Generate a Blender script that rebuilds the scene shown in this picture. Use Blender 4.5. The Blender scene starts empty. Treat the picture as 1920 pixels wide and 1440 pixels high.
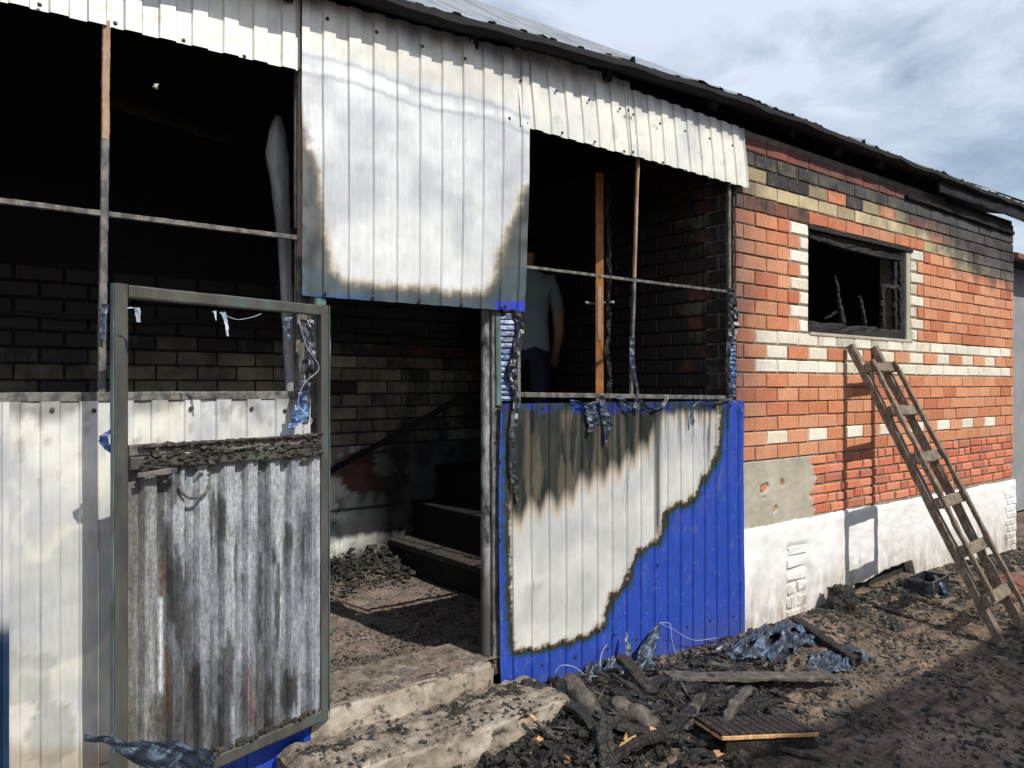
import bpy, bmesh, math, random
from mathutils import Vector, Matrix, noise
random.seed(7)
R = math.radians
C = bpy.context.scene.collection
scene = bpy.context.scene

# ------------------------------------------------------------------ camera
F = 1442.0; HOR = 722.0; YAW = R(38.2)
SY, CY = math.sin(YAW), math.cos(YAW)
CAMZ = 1.6
cam = bpy.data.cameras.new('camera'); camo = bpy.data.objects.new('camera', cam); C.objects.link(camo)
cam.sensor_fit = 'HORIZONTAL'; cam.sensor_width = 36; cam.lens = 36*F/1920
cam.shift_y = (HOR-720)/1920; cam.clip_start = .05; cam.clip_end = 2000
camo.location = (0, 0, CAMZ); camo.rotation_euler = (R(90), 0, -YAW)
scene.camera = camo

# ------------------------------------------------------------------ light
SUN_EL = R(46); SUN_AZ = R(-8)           # light travels towards +Y, a little to -X
trav = Vector((math.sin(SUN_AZ)*math.cos(SUN_EL), math.cos(SUN_AZ)*math.cos(SUN_EL), -math.sin(SUN_EL)))
sun = bpy.data.lights.new('sun', 'SUN'); sun.energy = 4.4; sun.angle = R(.5); sun.color = (1, .955, .88)
suno = bpy.data.objects.new('sun', sun); C.objects.link(suno)
suno.rotation_euler = (-trav).to_track_quat('Z', 'Y').to_euler(); suno.location = (0, -5, 12)
w = bpy.data.worlds.new('World'); scene.world = w; w.use_nodes = True
nt = w.node_tree; nt.nodes.clear()
N = nt.nodes.new; L = nt.links.new
out = N('ShaderNodeOutputWorld'); bg = N('ShaderNodeBackground'); L(bg.outputs[0], out.inputs[0])
sky = N('ShaderNodeTexSky'); sky.sky_type = 'NISHITA'; sky.sun_disc = False
sky.sun_elevation = SUN_EL; sky.sun_rotation = math.atan2(-trav.x, -trav.y)
sky.air_density = 1.0; sky.dust_density = 1.2; sky.ozone_density = 1.2
bg.inputs['Strength'].default_value = .115
tc = N('ShaderNodeTexCoord'); mp = N('ShaderNodeMapping'); mp.inputs['Scale'].default_value = (1.1, 2.3, 4.6)
mp.inputs['Rotation'].default_value = (R(14), R(-20), R(25))
L(tc.outputs['Generated'], mp.inputs[0])
n1 = N('ShaderNodeTexNoise'); n1.inputs['Scale'].default_value = 1.7; n1.inputs['Detail'].default_value = 9
n1.inputs['Roughness'].default_value = .58; n1.inputs['Distortion'].default_value = .35
L(mp.outputs[0], n1.inputs['Vector'])
cr = N('ShaderNodeValToRGB'); cr.color_ramp.elements[0].position = .33; cr.color_ramp.elements[1].position = .60
cr.color_ramp.elements[0].color = (.08, .08, .08, 1); cr.color_ramp.elements[1].color = (.92, .92, .92, 1)
L(n1.outputs[0], cr.inputs[0])
mx = N('ShaderNodeMix'); mx.data_type = 'RGBA'
L(cr.outputs[0], mx.inputs[0]); L(sky.outputs[0], mx.inputs[6]); mx.inputs[7].default_value = (6.7, 7.5, 8.7, 1)
L(mx.outputs[2], bg.inputs[0])
scene.view_settings.view_transform = 'Standard'; scene.view_settings.look = 'None'
scene.view_settings.exposure = 0.0; scene.view_settings.gamma = 1; scene.view_settings.use_curve_mapping = False

# ------------------------------------------------------------------ geometry of the place
def W(px, py, y=3.0):
    """the point of the vertical plane at depth y that stands at photo position (px, py)"""
    t = (px-960)/F
    Z = y/(CY-SY*t)
    return Vector((SY*Z+CY*t*Z, y, CAMZ-(py-HOR)*Z/F))
def P(x, y, z):
    Z = SY*x+CY*y; X = CY*x-SY*y
    Z = max(Z, .05)
    return 960+F*X/Z, HOR+F*(CAMZ-z)/Z
def G(px, py, z=0.0):
    Z = (CAMZ-z)*F/(py-HOR); t = (px-960)/F
    return Vector((SY*Z+CY*t*Z, CY*Z-SY*t*Z, z))
def nz(x, y=0, z=0, s=1, o=0): return noise.noise(Vector((x*s+o, y*s+o*.7, z*s-o)))
def fr(x, y=0, z=0, s=1, o=0, d=4): return noise.fractal(Vector((x*s+o, y*s+o*.7, z*s-o)), 1.0, 2.0, d)
def lerp(a, b, t): return a+(b-a)*t
def sm(a, b, x):
    t = min(1, max(0, (x-a)/(b-a))); return t*t*(3-2*t)
def interp(pts, x):
    if x <= pts[0][0]: return pts[0][1]
    for (a, u), (b, v) in zip(pts, pts[1:]):
        if x <= b: return u+(v-u)*(x-a)/(b-a)
    return pts[-1][1]
def lin(c):
    c /= 255; return c/12.92 if c <= .04045 else ((c+.055)/1.055)**2.4
def A(r, g, b): return (lin(r), lin(g), lin(b))
def mixc(a, b, t):
    t = min(1, max(0, t)); return tuple(x+(y-x)*t for x, y in zip(a, b))
def ramp(stops, x):
    if x <= stops[0][0]: return stops[0][1]
    for (a, u), (b, v) in zip(stops, stops[1:]):
        if x <= b: return mixc(u, v, (x-a)/(b-a))
    return stops[-1][1]
GB = [(-3, .0), (.5, .0), (1.3, .02), (2.3, .09), (2.9, .05), (3.6, 0), (4.2, -.02), (5.5, .0), (7, .02), (8.9, -.08), (12, -.1), (200, -.1)]
def hg(x, y):
    d = max(0, 3-y)
    h = interp(GB, x) - .13*min(d, 1.3) - .02*max(0, min(d-1.3, 3))
    if -4 < x < 14 and y > -3.5:
        h += .022*fr(x, y, 0, 1.9) + .010*fr(x, y, 0, 11, 3)
        h += .07*math.exp(-((x-3.15)/.75)**2-((y-2.55)/.3)**2)
        h += .05*math.exp(-((x-4.6)/.8)**2-((y-2.8)/.2)**2)
    return h
def Gd(px, py, dz=0):
    z = 0
    for _ in range(8):
        p = G(px, py, z); z = hg(p.x, p.y)+dz
    return G(px, py, z)

# ------------------------------------------------------------------ object helpers
def tag(o, label=None, cat=None, group=None, kind=None):
    if label: o['label'] = label
    if cat: o['category'] = cat
    if group: o['group'] = group
    if kind: o['kind'] = kind
    return o
def thing(name, label, cat, loc=(0, 0, 0), group=None, kind=None):
    o = bpy.data.objects.new(name, None); C.objects.link(o); o.location = loc
    o.empty_display_size = .1
    return tag(o, label, cat, group, kind)
def pworld(o):
    return (pworld(o.parent) @ o.matrix_parent_inverse if o.parent else Matrix.Identity(4)) @ Matrix.Translation(o.location)
def link(name, me, mat, parent=None):
    o = bpy.data.objects.new(name, me); C.objects.link(o)
    if mat is not None and not me.materials:
        for m in (mat if isinstance(mat, (list, tuple)) else [mat]): me.materials.append(m)
    if parent:
        o.parent = parent
        o.matrix_parent_inverse = Matrix.Translation(-pworld(parent).translation)
    return o
def mk(name, vs, fs, mat, parent=None, smooth=False, cols=None, mi=None):
    me = bpy.data.meshes.new(name); me.from_pydata([tuple(v) for v in vs], [], fs)
    if cols:
        a = me.color_attributes.new('col', 'FLOAT_COLOR', 'POINT')
        a.data.foreach_set('color', [c for q in cols for c in (q if len(q) == 4 else (*q, 1))])
    if smooth: me.polygons.foreach_set('use_smooth', [True]*len(me.polygons))
    for m in (mat if isinstance(mat, (list, tuple)) else [mat]): me.materials.append(m)
    if mi: me.polygons.foreach_set('material_index', mi)
    me.update()
    return link(name, me, None, parent)
BOXF = [(0, 3, 2, 1), (4, 5, 6, 7), (0, 1, 5, 4), (1, 2, 6, 5), (2, 3, 7, 6), (3, 0, 4, 7)]
def boxv(x0, x1, y0, y1, z0, z1):
    return [(x0, y0, z0), (x1, y0, z0), (x1, y1, z0), (x0, y1, z0), (x0, y0, z1), (x1, y0, z1), (x1, y1, z1), (x0, y1, z1)]
class MB:
    def __init__(s): s.v = []; s.f = []; s.mi = []; s.c = []
    def add(s, vs, fs, m=0, c=None):
        b = len(s.v); s.v += [tuple(v) for v in vs]; s.f += [tuple(i+b for i in f) for f in fs]; s.mi += [m]*len(fs)
        if c is not None: s.c += [c]*len(vs)
    def box(s, *a, m=0): s.add(boxv(*a), BOXF, m)
    def make(s, name, mat, parent=None, smooth=False):
        return mk(name, s.v, s.f, mat, parent, smooth, s.c or None, s.mi)
def box(name, x0, x1, y0, y1, z0, z1, mat, parent=None, bev=0):
    b = MB(); b.box(x0, x1, y0, y1, z0, z1); o = b.make(name, mat, parent)
    if bev:
        m = o.modifiers.new('bevel', 'BEVEL'); m.width = bev; m.segments = 2
    return o
def beamv(p0, p1, w_, h_, n=10, up=(0, 0, 1), rough=0, seed=0, taper=1.0, bow=0, jag=0, freq=14):
    """a squared timber or tube from p0 to p1, cut into n lengths; returns verts, faces"""
    p0 = Vector(p0); p1 = Vector(p1); d = (p1-p0); Ln = d.length; d.normalize()
    u = Vector(up); a = d.cross(u)
    if a.length < 1e-3: a = d.cross(Vector((1, 0, 0)))
    a.normalize(); b = a.cross(d).normalized()
    K = [(-.5, -.38), (-.38, -.5), (0, -.5), (.38, -.5), (.5, -.38), (.5, 0), (.5, .38), (.38, .5), (0, .5), (-.38, .5), (-.5, .38), (-.5, 0)]
    if not rough and not jag: K = [(-.5, -.44), (-.44, -.5), (.44, -.5), (.5, -.44), (.5, .44), (.44, .5), (-.44, .5), (-.5, .44)]
    m = len(K); vs = []; fs = []
    for i in range(n+1):
        t = i/n; k = lerp(1, taper, t)
        c = p0+d*(Ln*t)+b*(bow*math.sin(math.pi*t))
        if rough: c = c+a*rough*.8*nz(t*Ln, seed, 0, 5, 2)+b*rough*.8*nz(t*Ln, seed, 5, 5, 2)
        for (x, y) in K:
            q = c+a*(x*w_*k)+b*(y*h_*k)
            if rough: q = q+(a*x+b*y)*rough*2*noise.noise(Vector((q.x*freq+seed, q.y*freq, q.z*freq)))
            if jag and i in (0, n): q = q+d*jag*noise.noise(Vector((x*3+seed, y*3, i)))*1.6
            vs.append(q)
    for i in range(n):
        for j in range(m):
            fs.append((i*m+j, i*m+(j+1) % m, (i+1)*m+(j+1) % m, (i+1)*m+j))
    fs.append(tuple(range(m))[::-1]); fs.append(tuple(n*m+j for j in range(m)))
    return vs, fs
def beam(name, p0, p1, w_, h_, mat, parent=None, **k):
    vs, fs = beamv(p0, p1, w_, h_, **k); return mk(name, vs, fs, mat, parent)
def tubev(pts, r, n=8, closed=True, rough=0):
    pts = [Vector(p) for p in pts]; vs = []; fs = []
    rs = r if isinstance(r, (list, tuple)) else [r]*len(pts)
    pa = None
    for i, p in enumerate(pts):
        d = (pts[min(i+1, len(pts)-1)]-pts[max(i-1, 0)]).normalized()
        if pa is None:
            a = d.cross(Vector((0, 0, 1)))
            if a.length < .05: a = d.cross(Vector((1, 0, 0)))
        else: a = pa-d*pa.dot(d)
        a.normalize(); pa = a; b = d.cross(a)
        for j in range(n):
            th = 2*math.pi*j/n; rr = rs[i]
            if rough: rr *= 1+rough*noise.noise(Vector((p.x*20+j, p.y*20, p.z*20+i*.7)))
            vs.append(p+a*math.cos(th)*rr+b*math.sin(th)*rr)
    for i in range(len(pts)-1):
        for j in range(n): fs.append((i*n+j, i*n+(j+1) % n, (i+1)*n+(j+1) % n, (i+1)*n+j))
    fs.append(tuple(range(n))[::-1]); fs.append(tuple((len(pts)-1)*n+j for j in range(n)))
    return vs, fs
def tube(name, pts, r, mat, parent=None, n=8, rough=0):
    vs, fs = tubev(pts, r, n, rough=rough); return mk(name, vs, fs, mat, parent, True)
def smoothpath(pts, k=6):
    pts = [Vector(p) for p in pts]; o = []
    for i in range(len(pts)-1):
        a = pts[max(i-1, 0)]; b = pts[i]; c = pts[i+1]; d = pts[min(i+2, len(pts)-1)]
        for j in range(k):
            t = j/k
            o.append(.5*((2*b)+(c-a)*t+(2*a-5*b+4*c-d)*t*t+(3*b-a-3*c+d)*t**3))
    o.append(pts[-1]); return o
def solid(o, th=.0015):
    m = o.modifiers.new('thickness', 'SOLIDIFY'); m.thickness = th; m.offset = 0; return o
def ribbon(name, pts, widths, side, mat, parent=None, nv=10, crump=.012, seed=0, curl=0, ridge=0, sm_=6, th=.0012):
    """a crumpled strip of thin sheet along pts"""
    pp = smoothpath(pts, sm_); n = len(pp); side = Vector(side).normalized(); vs = []; fs = []
    for i, p in enumerate(pp):
        t = i/(n-1)*(len(widths)-1); k = min(int(t), len(widths)-2); wd = lerp(widths[k], widths[k+1], t-k)
        d = (pp[min(i+1, n-1)]-pp[max(i-1, 0)]).normalized(); nn = d.cross(side).normalized()
        for j in range(nv+1):
            u = j/nv-.5
            q = p+side*u*wd*(1+.35*nz(i*.35, j*.3, seed, 1))+nn*(curl*wd*(u*u*4-.5))
            q = q+nn*crump*.7*(1-2*abs(noise.noise(Vector((q.x*23+seed, q.y*23, q.z*23)))))*1.5+nn*crump*.4*noise.noise(Vector((q.x*60, q.y*60+seed, q.z*60)))
            if ridge: q = q+nn*ridge*math.sin(i*2.1)
            if j in (0, nv) or i in (0, n-1): q = q+side*.006*nz(i*1.7, j, seed)+d*.006*nz(j*1.9, i, seed)
            vs.append(q)
    for i in range(n-1):
        for j in range(nv):
            a = i*(nv+1)+j; fs.append((a, a+1, a+nv+2, a+nv+1))
    return solid(mk(name, vs, fs, mat, parent, False), th)
def lump(name, c, sx, sy, sz, mat, parent=None, seed=0, amp=.3, sub=3, rot=0, freq=6, smooth=False):
    bm = bmesh.new(); bmesh.ops.create_icosphere(bm, subdivisions=sub, radius=1)
    me = bpy.data.meshes.new(name)
    cr_, sr_ = math.cos(rot), math.sin(rot)
    for v in bm.verts:
        k = 1+amp*noise.noise(v.co*1.6+Vector((seed, 0, 0)))+amp*.5*noise.noise(v.co*freq+Vector((seed, 3, 0)))
        x, y, z = v.co*k; x *= sx; y *= sy; z *= sz
        v.co = Vector((c[0]+x*cr_-y*sr_, c[1]+x*sr_+y*cr_, c[2]+z))
    if smooth:
        for f in bm.faces: f.smooth = True
    bm.to_mesh(me); bm.free(); return link(name, me, mat, parent)

# ------------------------------------------------------------------ materials
def newmat(name):
    m = bpy.data.materials.new(name); m.use_nodes = True; t = m.node_tree
    return m, t, t.nodes['Principled BSDF']
def nd(t, ty, **k):
    n = t.nodes.new(ty)
    for a, b in k.items():
        if a in n.inputs: n.inputs[a].default_value = b
        else: setattr(n, a, b)
    return n
def posn(t, scale=(1, 1, 1)):
    g = t.nodes.new('ShaderNodeNewGeometry'); m = t.nodes.new('ShaderNodeMapping'); m.inputs['Scale'].default_value = scale
    t.links.new(g.outputs['Position'], m.inputs[0]); return m.outputs[0]
def noi(t, vec, scale, detail=4, rough=.55, dist=0):
    n = nd(t, 'ShaderNodeTexNoise', Scale=scale, Detail=detail, Roughness=rough, Distortion=dist); t.links.new(vec, n.inputs['Vector']); return n.outputs[0]
def rmp(t, fac, stops):
    r = t.nodes.new('ShaderNodeValToRGB'); e = r.color_ramp.elements
    e.remove(e[1]); e[0].position = stops[0][0]; e[0].color = (*stops[0][1], 1)
    for p, c in stops[1:]: q = e.new(p); q.color = (*c, 1)
    t.links.new(fac, r.inputs[0]); return r.outputs[0]
def mix(t, fac, a, b, mode='MIX'):
    if hasattr(fac, 'type') and fac.type == 'VALUE': fac = rmp(t, fac, [(0, (0, 0, 0)), (1, (1, 1, 1))])
    m = t.nodes.new('ShaderNodeMix'); m.data_type = 'RGBA'; m.blend_type = mode
    for s, v in ((0, fac), (6, a), (7, b)):
        if isinstance(v, (int, float)): m.inputs[s].default_value = v
        elif isinstance(v, tuple): m.inputs[s].default_value = (*v, 1) if len(v) == 3 else v
        else: t.links.new(v, m.inputs[s])
    return m.outputs[2]
def math_(t, op, a, b=0, c=0, clamp=False):
    m = t.nodes.new('ShaderNodeMath'); m.operation = op; m.use_clamp = clamp
    for i, v in enumerate((a, b, c)):
        if isinstance(v, (int, float)): m.inputs[i].default_value = v
        else: t.links.new(v, m.inputs[i])
    return m.outputs[0]
def bump(t, b, h, strength=.4, dist=.004):
    n = nd(t, 'ShaderNodeBump', Strength=strength, Distance=dist); t.links.new(h, n.inputs['Height']); t.links.new(n.outputs[0], b.inputs['Normal'])
g3 = lambda v: (v, v, v)

def m_vcol(name, rough=.5, metal=0, spec=.5, streak=.18, bstr=.3, bscale=30, wav=0, rrange=.2):
    m, t, b = newmat(name)
    a = nd(t, 'ShaderNodeVertexColor', layer_name='col')
    v = posn(t); vs = posn(t, (1, 1, .12))
    f1 = noi(t, vs, 90, 4, .6); f2 = noi(t, v, 55, 5, .65)
    d = rmp(t, f1, [(.3, g3(1-streak)), (.7, g3(1+streak*.5))]); c = mix(t, 1, a.outputs[0], d, 'MULTIPLY')
    d2 = rmp(t, f2, [(.33, g3(.78)), (.55, g3(1))]); c = mix(t, streak*2, c, mix(t, 1, c, d2, 'MULTIPLY'))
    t.links.new(c, b.inputs['Base Color'])
    b.inputs['Metallic'].default_value = metal; b.inputs['Specular IOR Level'].default_value = spec
    r = rmp(t, noi(t, v, 7, 3), [(.3, g3(rough-rrange/2)), (.7, g3(rough+rrange/2))]); t.links.new(r, b.inputs['Roughness'])
    h = noi(t, v, bscale, 4, .6)
    if wav:
        h = math_(t, 'ADD', math_(t, 'MULTIPLY', h, .25), math_(t, 'MULTIPLY', noi(t, v, wav, 2, .5, .8), 3))
    bump(t, b, h, bstr, .003)
    return m
M = {}
M['sheet'] = m_vcol('scorched_sheet_metal', .42, .25, .5, .10, .35, 40, 5)
def m_door():
    m, t, b = newmat('ash_coated_sheet'); a = nd(t, 'ShaderNodeVertexColor', layer_name='col'); v = posn(t); vs_ = posn(t, (1, 1, .45))
    f = noi(t, vs_, 95, 7, .8); f2 = noi(t, posn(t, (1, 1, .06)), 60, 4, .6); f3 = noi(t, vs_, 26, 6, .7)
    c = mix(t, 1, a.outputs[0], rmp(t, f, [(.36, g3(.50)), (.5, g3(1)), (.64, g3(1.45))]), 'MULTIPLY')
    c = mix(t, 1, c, rmp(t, f2, [(.3, g3(.7)), (.6, g3(1.08))]), 'MULTIPLY'); c = mix(t, rmp(t, f3, [(.60, g3(0)), (.67, g3(.45))]), c, (.045, .042, .038))
    t.links.new(c, b.inputs['Base Color']); b.inputs['Roughness'].default_value = .65; b.inputs['Specular IOR Level'].default_value = .35
    bump(t, b, math_(t, 'ADD', f, f3), .7, .004); return m
M['doorsheet'] = m_door()
M['plasterm'] = m_vcol('sooty_plaster_coat', .85, 0, .2, .25, .7, 70)
def soot_field(t):
    g = t.nodes.new('ShaderNodeNewGeometry'); sp = t.nodes.new('ShaderNodeSeparateXYZ'); t.links.new(g.outputs['Position'], sp.inputs[0]); X, Y, Z = sp.outputs
    v = posn(t); n = noi(t, v, 3.2, 6, .65, .7); n_ = math_(t, 'MULTIPLY', math_(t, 'SUBTRACT', n, .5), .55)
    fx = math_(t, 'DIVIDE', math_(t, 'SUBTRACT', X, 4), 5)
    zt = math_(t, 'MULTIPLY', rmp(t, fx, [((a-4)/5, g3(z/4)) for a, z in ((4.2, 3.08), (5.2, 3.06), (6.3, 3.0), (7.0, 2.88), (7.7, 2.64), (8.87, 2.56))]), 4)
    u = math_(t, 'MULTIPLY', math_(t, 'ADD', math_(t, 'ADD', math_(t, 'SUBTRACT', Z, zt), .10), n_), 2.6, clamp=True)
    top = math_(t, 'MULTIPLY', math_(t, 'GREATER_THAN', Z, 3.132), math_(t, 'LESS_THAN', X, 7.3)); u = math_(t, 'MULTIPLY', u, math_(t, 'SUBTRACT', 1, math_(t, 'MULTIPLY', top, .45)))
    sd = math_(t, 'MULTIPLY', math_(t, 'MULTIPLY', math_(t, 'ADD', math_(t, 'SUBTRACT', 4.72, X), n_), 1.5, clamp=True), math_(t, 'SUBTRACT', Z, .7, clamp=True))
    tot = math_(t, 'MAXIMUM', u, math_(t, 'MULTIPLY', sd, .55))
    return math_(t, 'MULTIPLY', math_(t, 'MULTIPLY', tot, math_(t, 'GREATER_THAN', X, 4.196)), math_(t, 'LESS_THAN', Y, 3.2))
def m_brick(src):
    m, t, b = newmat('brick_'+src)
    if src == 'object':
        a = t.nodes.new('ShaderNodeObjectInfo'); colr = a.outputs['Color']; soot = a.outputs['Alpha']
    else:
        a = nd(t, 'ShaderNodeVertexColor', layer_name='col'); colr = a.outputs[0]; soot = a.outputs[1]
    v = posn(t); vz = posn(t, (1, 1, .15))
    n1 = noi(t, v, 38, 5, .65); n2 = noi(t, v, 5, 5, .6, .6); n3 = noi(t, vz, 42, 4, .6); n4 = noi(t, v, 240, 2)
    c = mix(t, 1, colr, rmp(t, n1, [(.25, g3(.82)), (.7, g3(1.1))]), 'MULTIPLY')
    c = mix(t, .6, c, mix(t, 1, c, rmp(t, n3, [(.3, g3(.74)), (.6, g3(1.05))]), 'MULTIPLY'))
    # old mortar smears and chipped grain
    c = mix(t, math_(t, 'MULTIPLY', rmp(t, noi(t, v, 14, 6, .7), [(.62, g3(0)), (.72, g3(1))]), .28), c, (.40, .33, .26))
    s = math_(t, 'ADD', soot, math_(t, 'MULTIPLY', math_(t, 'SUBTRACT', math_(t, 'ADD', math_(t, 'MULTIPLY', n2, .75), math_(t, 'MULTIPLY', n3, .25)), .5), 1.3))
    s = math_(t, 'MULTIPLY', s, math_(t, 'GREATER_THAN', soot, .02), clamp=True)
    s = rmp(t, s, [(.15, g3(0)), (.8, g3(.97))])
    c = mix(t, s, c, (.022, .022, .024)); sf_ = rmp(t, soot_field(t), [(.05, g3(0)), (.5, g3(.80)), (.85, g3(.97))]); n5 = noi(t, v, 2.6, 4, .6); c = mix(t, sf_, c, rmp(t, n5, [(.4, (.032, .032, .034)), (.62, (.085, .083, .082))])); t.links.new(c, b.inputs['Base Color'])
    t.links.new(rmp(t, s, [(0, g3(.88)), (1, g3(.6))]), b.inputs['Roughness'])
    b.inputs['Specular IOR Level'].default_value = .3
    h = math_(t, 'ADD', math_(t, 'MULTIPLY', n1, .8), math_(t, 'MULTIPLY', n4, .3)); bump(t, b, h, .55, .004)
    return m
M['brick'] = m_brick('object'); M['brickv'] = m_brick('vertex')
def m_simple(name, stops, scale=20, detail=6, rough=.85, metal=0, spec=.3, bs=.5, bd=.006, sc=(1, 1, 1), dist=0, bscale=None, fine=120):
    m, t, b = newmat(name); v = posn(t, sc)
    n = noi(t, v, scale, detail, .62, dist); t.links.new(rmp(t, n, stops), b.inputs['Base Color'])
    b.inputs['Roughness'].default_value = rough; b.inputs['Metallic'].default_value = metal; b.inputs['Specular IOR Level'].default_value = spec
    h = math_(t, 'ADD', noi(t, v, bscale or scale*1.7, 6, .65), math_(t, 'MULTIPLY', noi(t, v, fine, 3), .3)); bump(t, b, h, bs, bd)
    return m
def m_mortar():
    m, t, b = newmat('mortar'); v = posn(t); n = noi(t, v, 11, 6, .65)
    c = rmp(t, n, [(.3, (.14, .11, .085)), (.55, (.30, .24, .18)), (.75, (.42, .36, .28))]); c = mix(t, soot_field(t), c, (.02, .02, .021))
    t.links.new(c, b.inputs['Base Color']); b.inputs['Roughness'].default_value = .95; bump(t, b, noi(t, v, 60, 5, .7), .8, .006); return m
M['mortar'] = m_mortar()
M['black'] = m_simple('sooty_surface', [(.3, (.006, .0065, .008)), (.6, (.012, .012, .014)), (.8, (.022, .021, .020))], 12, rough=.8)
M['sootwall'] = m_simple('sooty_plaster', [(.25, (.010, .010, .010)), (.5, (.030, .030, .029)), (.75, (.075, .072, .066))], 5, rough=.9)
M['bar'] = m_simple('scorched_steel', [(.25, (.018, .017, .017)), (.45, (.09, .085, .08)), (.6, (.20, .185, .165)), (.72, (.11, .06, .04)), (.82, (.26, .24, .215))], 28, rough=.6, metal=.1, spec=.4, bs=.8, bd=.004, sc=(1, 1, .45))
M['barrust'] = m_simple('rusted_steel', [(.3, (.16, .075, .045)), (.5, (.38, .25, .17)), (.7, (.5, .4, .29)), (.8, (.10, .05, .035))], 16, rough=.75, sc=(1, 1, .2))
M['frame'] = m_simple('grey_green_steel', [(.28, (.05, .05, .046)), (.45, (.075, .074, .066)), (.56, (.10, .095, .083)), (.66, (.075, .115, .105)), (.76, (.20, .20, .18))], 9, rough=.5, metal=.15, spec=.4, bs=.3, bd=.002, sc=(1, 1, .4))
M['teal'] = m_simple('teal_painted_steel', [(.3, (.06, .075, .07)), (.5, (.10, .165, .15)), (.65, (.13, .21, .19)), (.8, (.30, .30, .27))], 14, rough=.5, sc=(1, 1, .35), bs=.3, bd=.002)
M['crust'] = m_simple('ash_crust', [(.25, (.012, .011, .010)), (.5, (.05, .044, .036)), (.68, (.13, .115, .095)), (.8, (.25, .22, .18))], 45, rough=.95, bs=1, bd=.012)
M['char'] = None
def m_char(name, base, crack=True, raw=.0, scale=34, light=(.17, .15, .125)):
    m, t, b = newmat(name); v = posn(t)
    n = noi(t, v, 16, 7, .7); vo = nd(t, 'ShaderNodeTexVoronoi', Scale=scale); vo.feature = 'DISTANCE_TO_EDGE'; t.links.new(v, vo.inputs['Vector'])
    c = rmp(t, n, [(.28, tuple(x*.35 for x in base)), (.5, base), (.64, tuple(x*1.9 for x in base)), (.78, light)])
    c = mix(t, rmp(t, vo.outputs[0], [(0, g3(1)), (.08, g3(0))]), c, (.004, .004, .004)) if crack else c
    if raw: c = mix(t, rmp(t, noi(t, v, 9, 3), [(.62, g3(0)), (.66, g3(raw))]), c, (.42, .22, .10))
    t.links.new(c, b.inputs['Base Color']); b.inputs['Roughness'].default_value = .62; b.inputs['Specular IOR Level'].default_value = .4
    h = math_(t, 'ADD', math_(t, 'MULTIPLY', rmp(t, vo.outputs[0], [(0, g3(0)), (.12, g3(1))]), .5 if crack else 0), noi(t, v, 60, 5, .7))
    bump(t, b, h, .9, .008); return m
M['char'] = m_char('charred_timber', (.016, .0145, .013))
M['char2'] = m_char('charred_brown_timber', (.028, .022, .017), True, .0, 26)
M['ashy'] = m_char('ashy_fabric', (.085, .073, .060), False, 0, 30, (.26, .24, .21))
M['coal'] = m_char('coal', (.030, .028, .026), False, 0, 30, (.20, .19, .18))
def m_wood(name, a, b_, c_, rough=.7, sc=(8, 8, 1.2)):
    m, t, b = newmat(name); tc_ = t.nodes.new('ShaderNodeTexCoord'); v = posn(t)
    n = noi(t, posn(t, (1, .6, .25)), 70, 5, .6, .5); n2 = noi(t, v, 11, 5, .6)
    c = rmp(t, n, [(.3, a), (.5, b_), (.75, c_)]); c = mix(t, .8, c, mix(t, 1, c, rmp(t, n2, [(.3, g3(.55)), (.65, g3(1.15))]), 'MULTIPLY'))
    t.links.new(c, b.inputs['Base Color']); b.inputs['Roughness'].default_value = rough; b.inputs['Specular IOR Level'].default_value = .25
    bump(t, b, n, .5, .004); return m
M['ladder'] = m_wood('weathered_wood', (.095, .072, .052), (.20, .155, .115), (.36, .30, .235))
M['raw'] = m_wood('raw_wood', (.35, .17, .07), (.58, .33, .15), (.70, .50, .29))
M['orange'] = m_wood('varnished_wood', (.28, .10, .03), (.42, .17, .055), (.50, .23, .09), .4)
def m_film(name, dark, mid, light, tr=.3, rough=.3):
    m, t, b = newmat(name); v = posn(t)
    n = noi(t, v, 13, 4, .6, 1.2); c = rmp(t, n, [(.3, dark), (.52, mid), (.64, light), (.72, mid)]); t.links.new(c, b.inputs['Base Color'])
    b.inputs['Roughness'].default_value = rough; b.inputs['Transmission Weight'].default_value = tr; b.inputs['Specular IOR Level'].default_value = .7
    bump(t, b, noi(t, v, 22, 3, .5, 1), .35, .005); return m
M['film'] = m_film('melted_blue_plastic', (.010, .015, .025), (.035, .055, .095), (.20, .28, .38), .35, .42)
M['filmb'] = m_film('bright_blue_plastic', (.008, .018, .06), (.02, .06, .20), (.14, .26, .44), .1, .42)
M['filmk'] = m_film('blackened_plastic', (.004, .004, .006), (.014, .016, .022), (.10, .11, .13), .05, .4)
M['fibre'] = m_film('pale_plastic_thread', (.3, .4, .5), (.5, .6, .7), (.7, .8, .9), .2, .3)
M['screw'] = m_simple('dark_steel_screw', [(.3, (.02, .018, .016)), (.6, (.10, .09, .08)), (.8, (.3, .28, .25))], 150, rough=.4, metal=.5)
M['roofm'] = m_simple('galvanised_roof_sheet', [(.3, (.22, .235, .25)), (.5, (.33, .35, .37)), (.75, (.45, .47, .50))], 5, rough=.4, metal=.35, sc=(1, .4, 1), bs=.2)
M['neigh'] = m_simple('grey_render', [(.3, (.22, .23, .24)), (.7, (.30, .31, .32))], 3)
M['redroof'] = m_simple('red_brown_roof', [(.3, (.16, .07, .05)), (.7, (.24, .11, .08))], 8)
M['skin'] = m_simple('skin', [(.3, (.40, .22, .15)), (.7, (.50, .29, .2))], 8, rough=.6, bs=.1)
M['shirt'] = m_simple('pale_grey_shirt', [(.3, (.20, .26, .27)), (.7, (.26, .31, .32))], 6, bs=.3)
M['jeans'] = m_simple('dark_blue_jeans', [(.3, (.012, .018, .03)), (.7, (.025, .033, .055))], 20, bs=.2)
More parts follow.
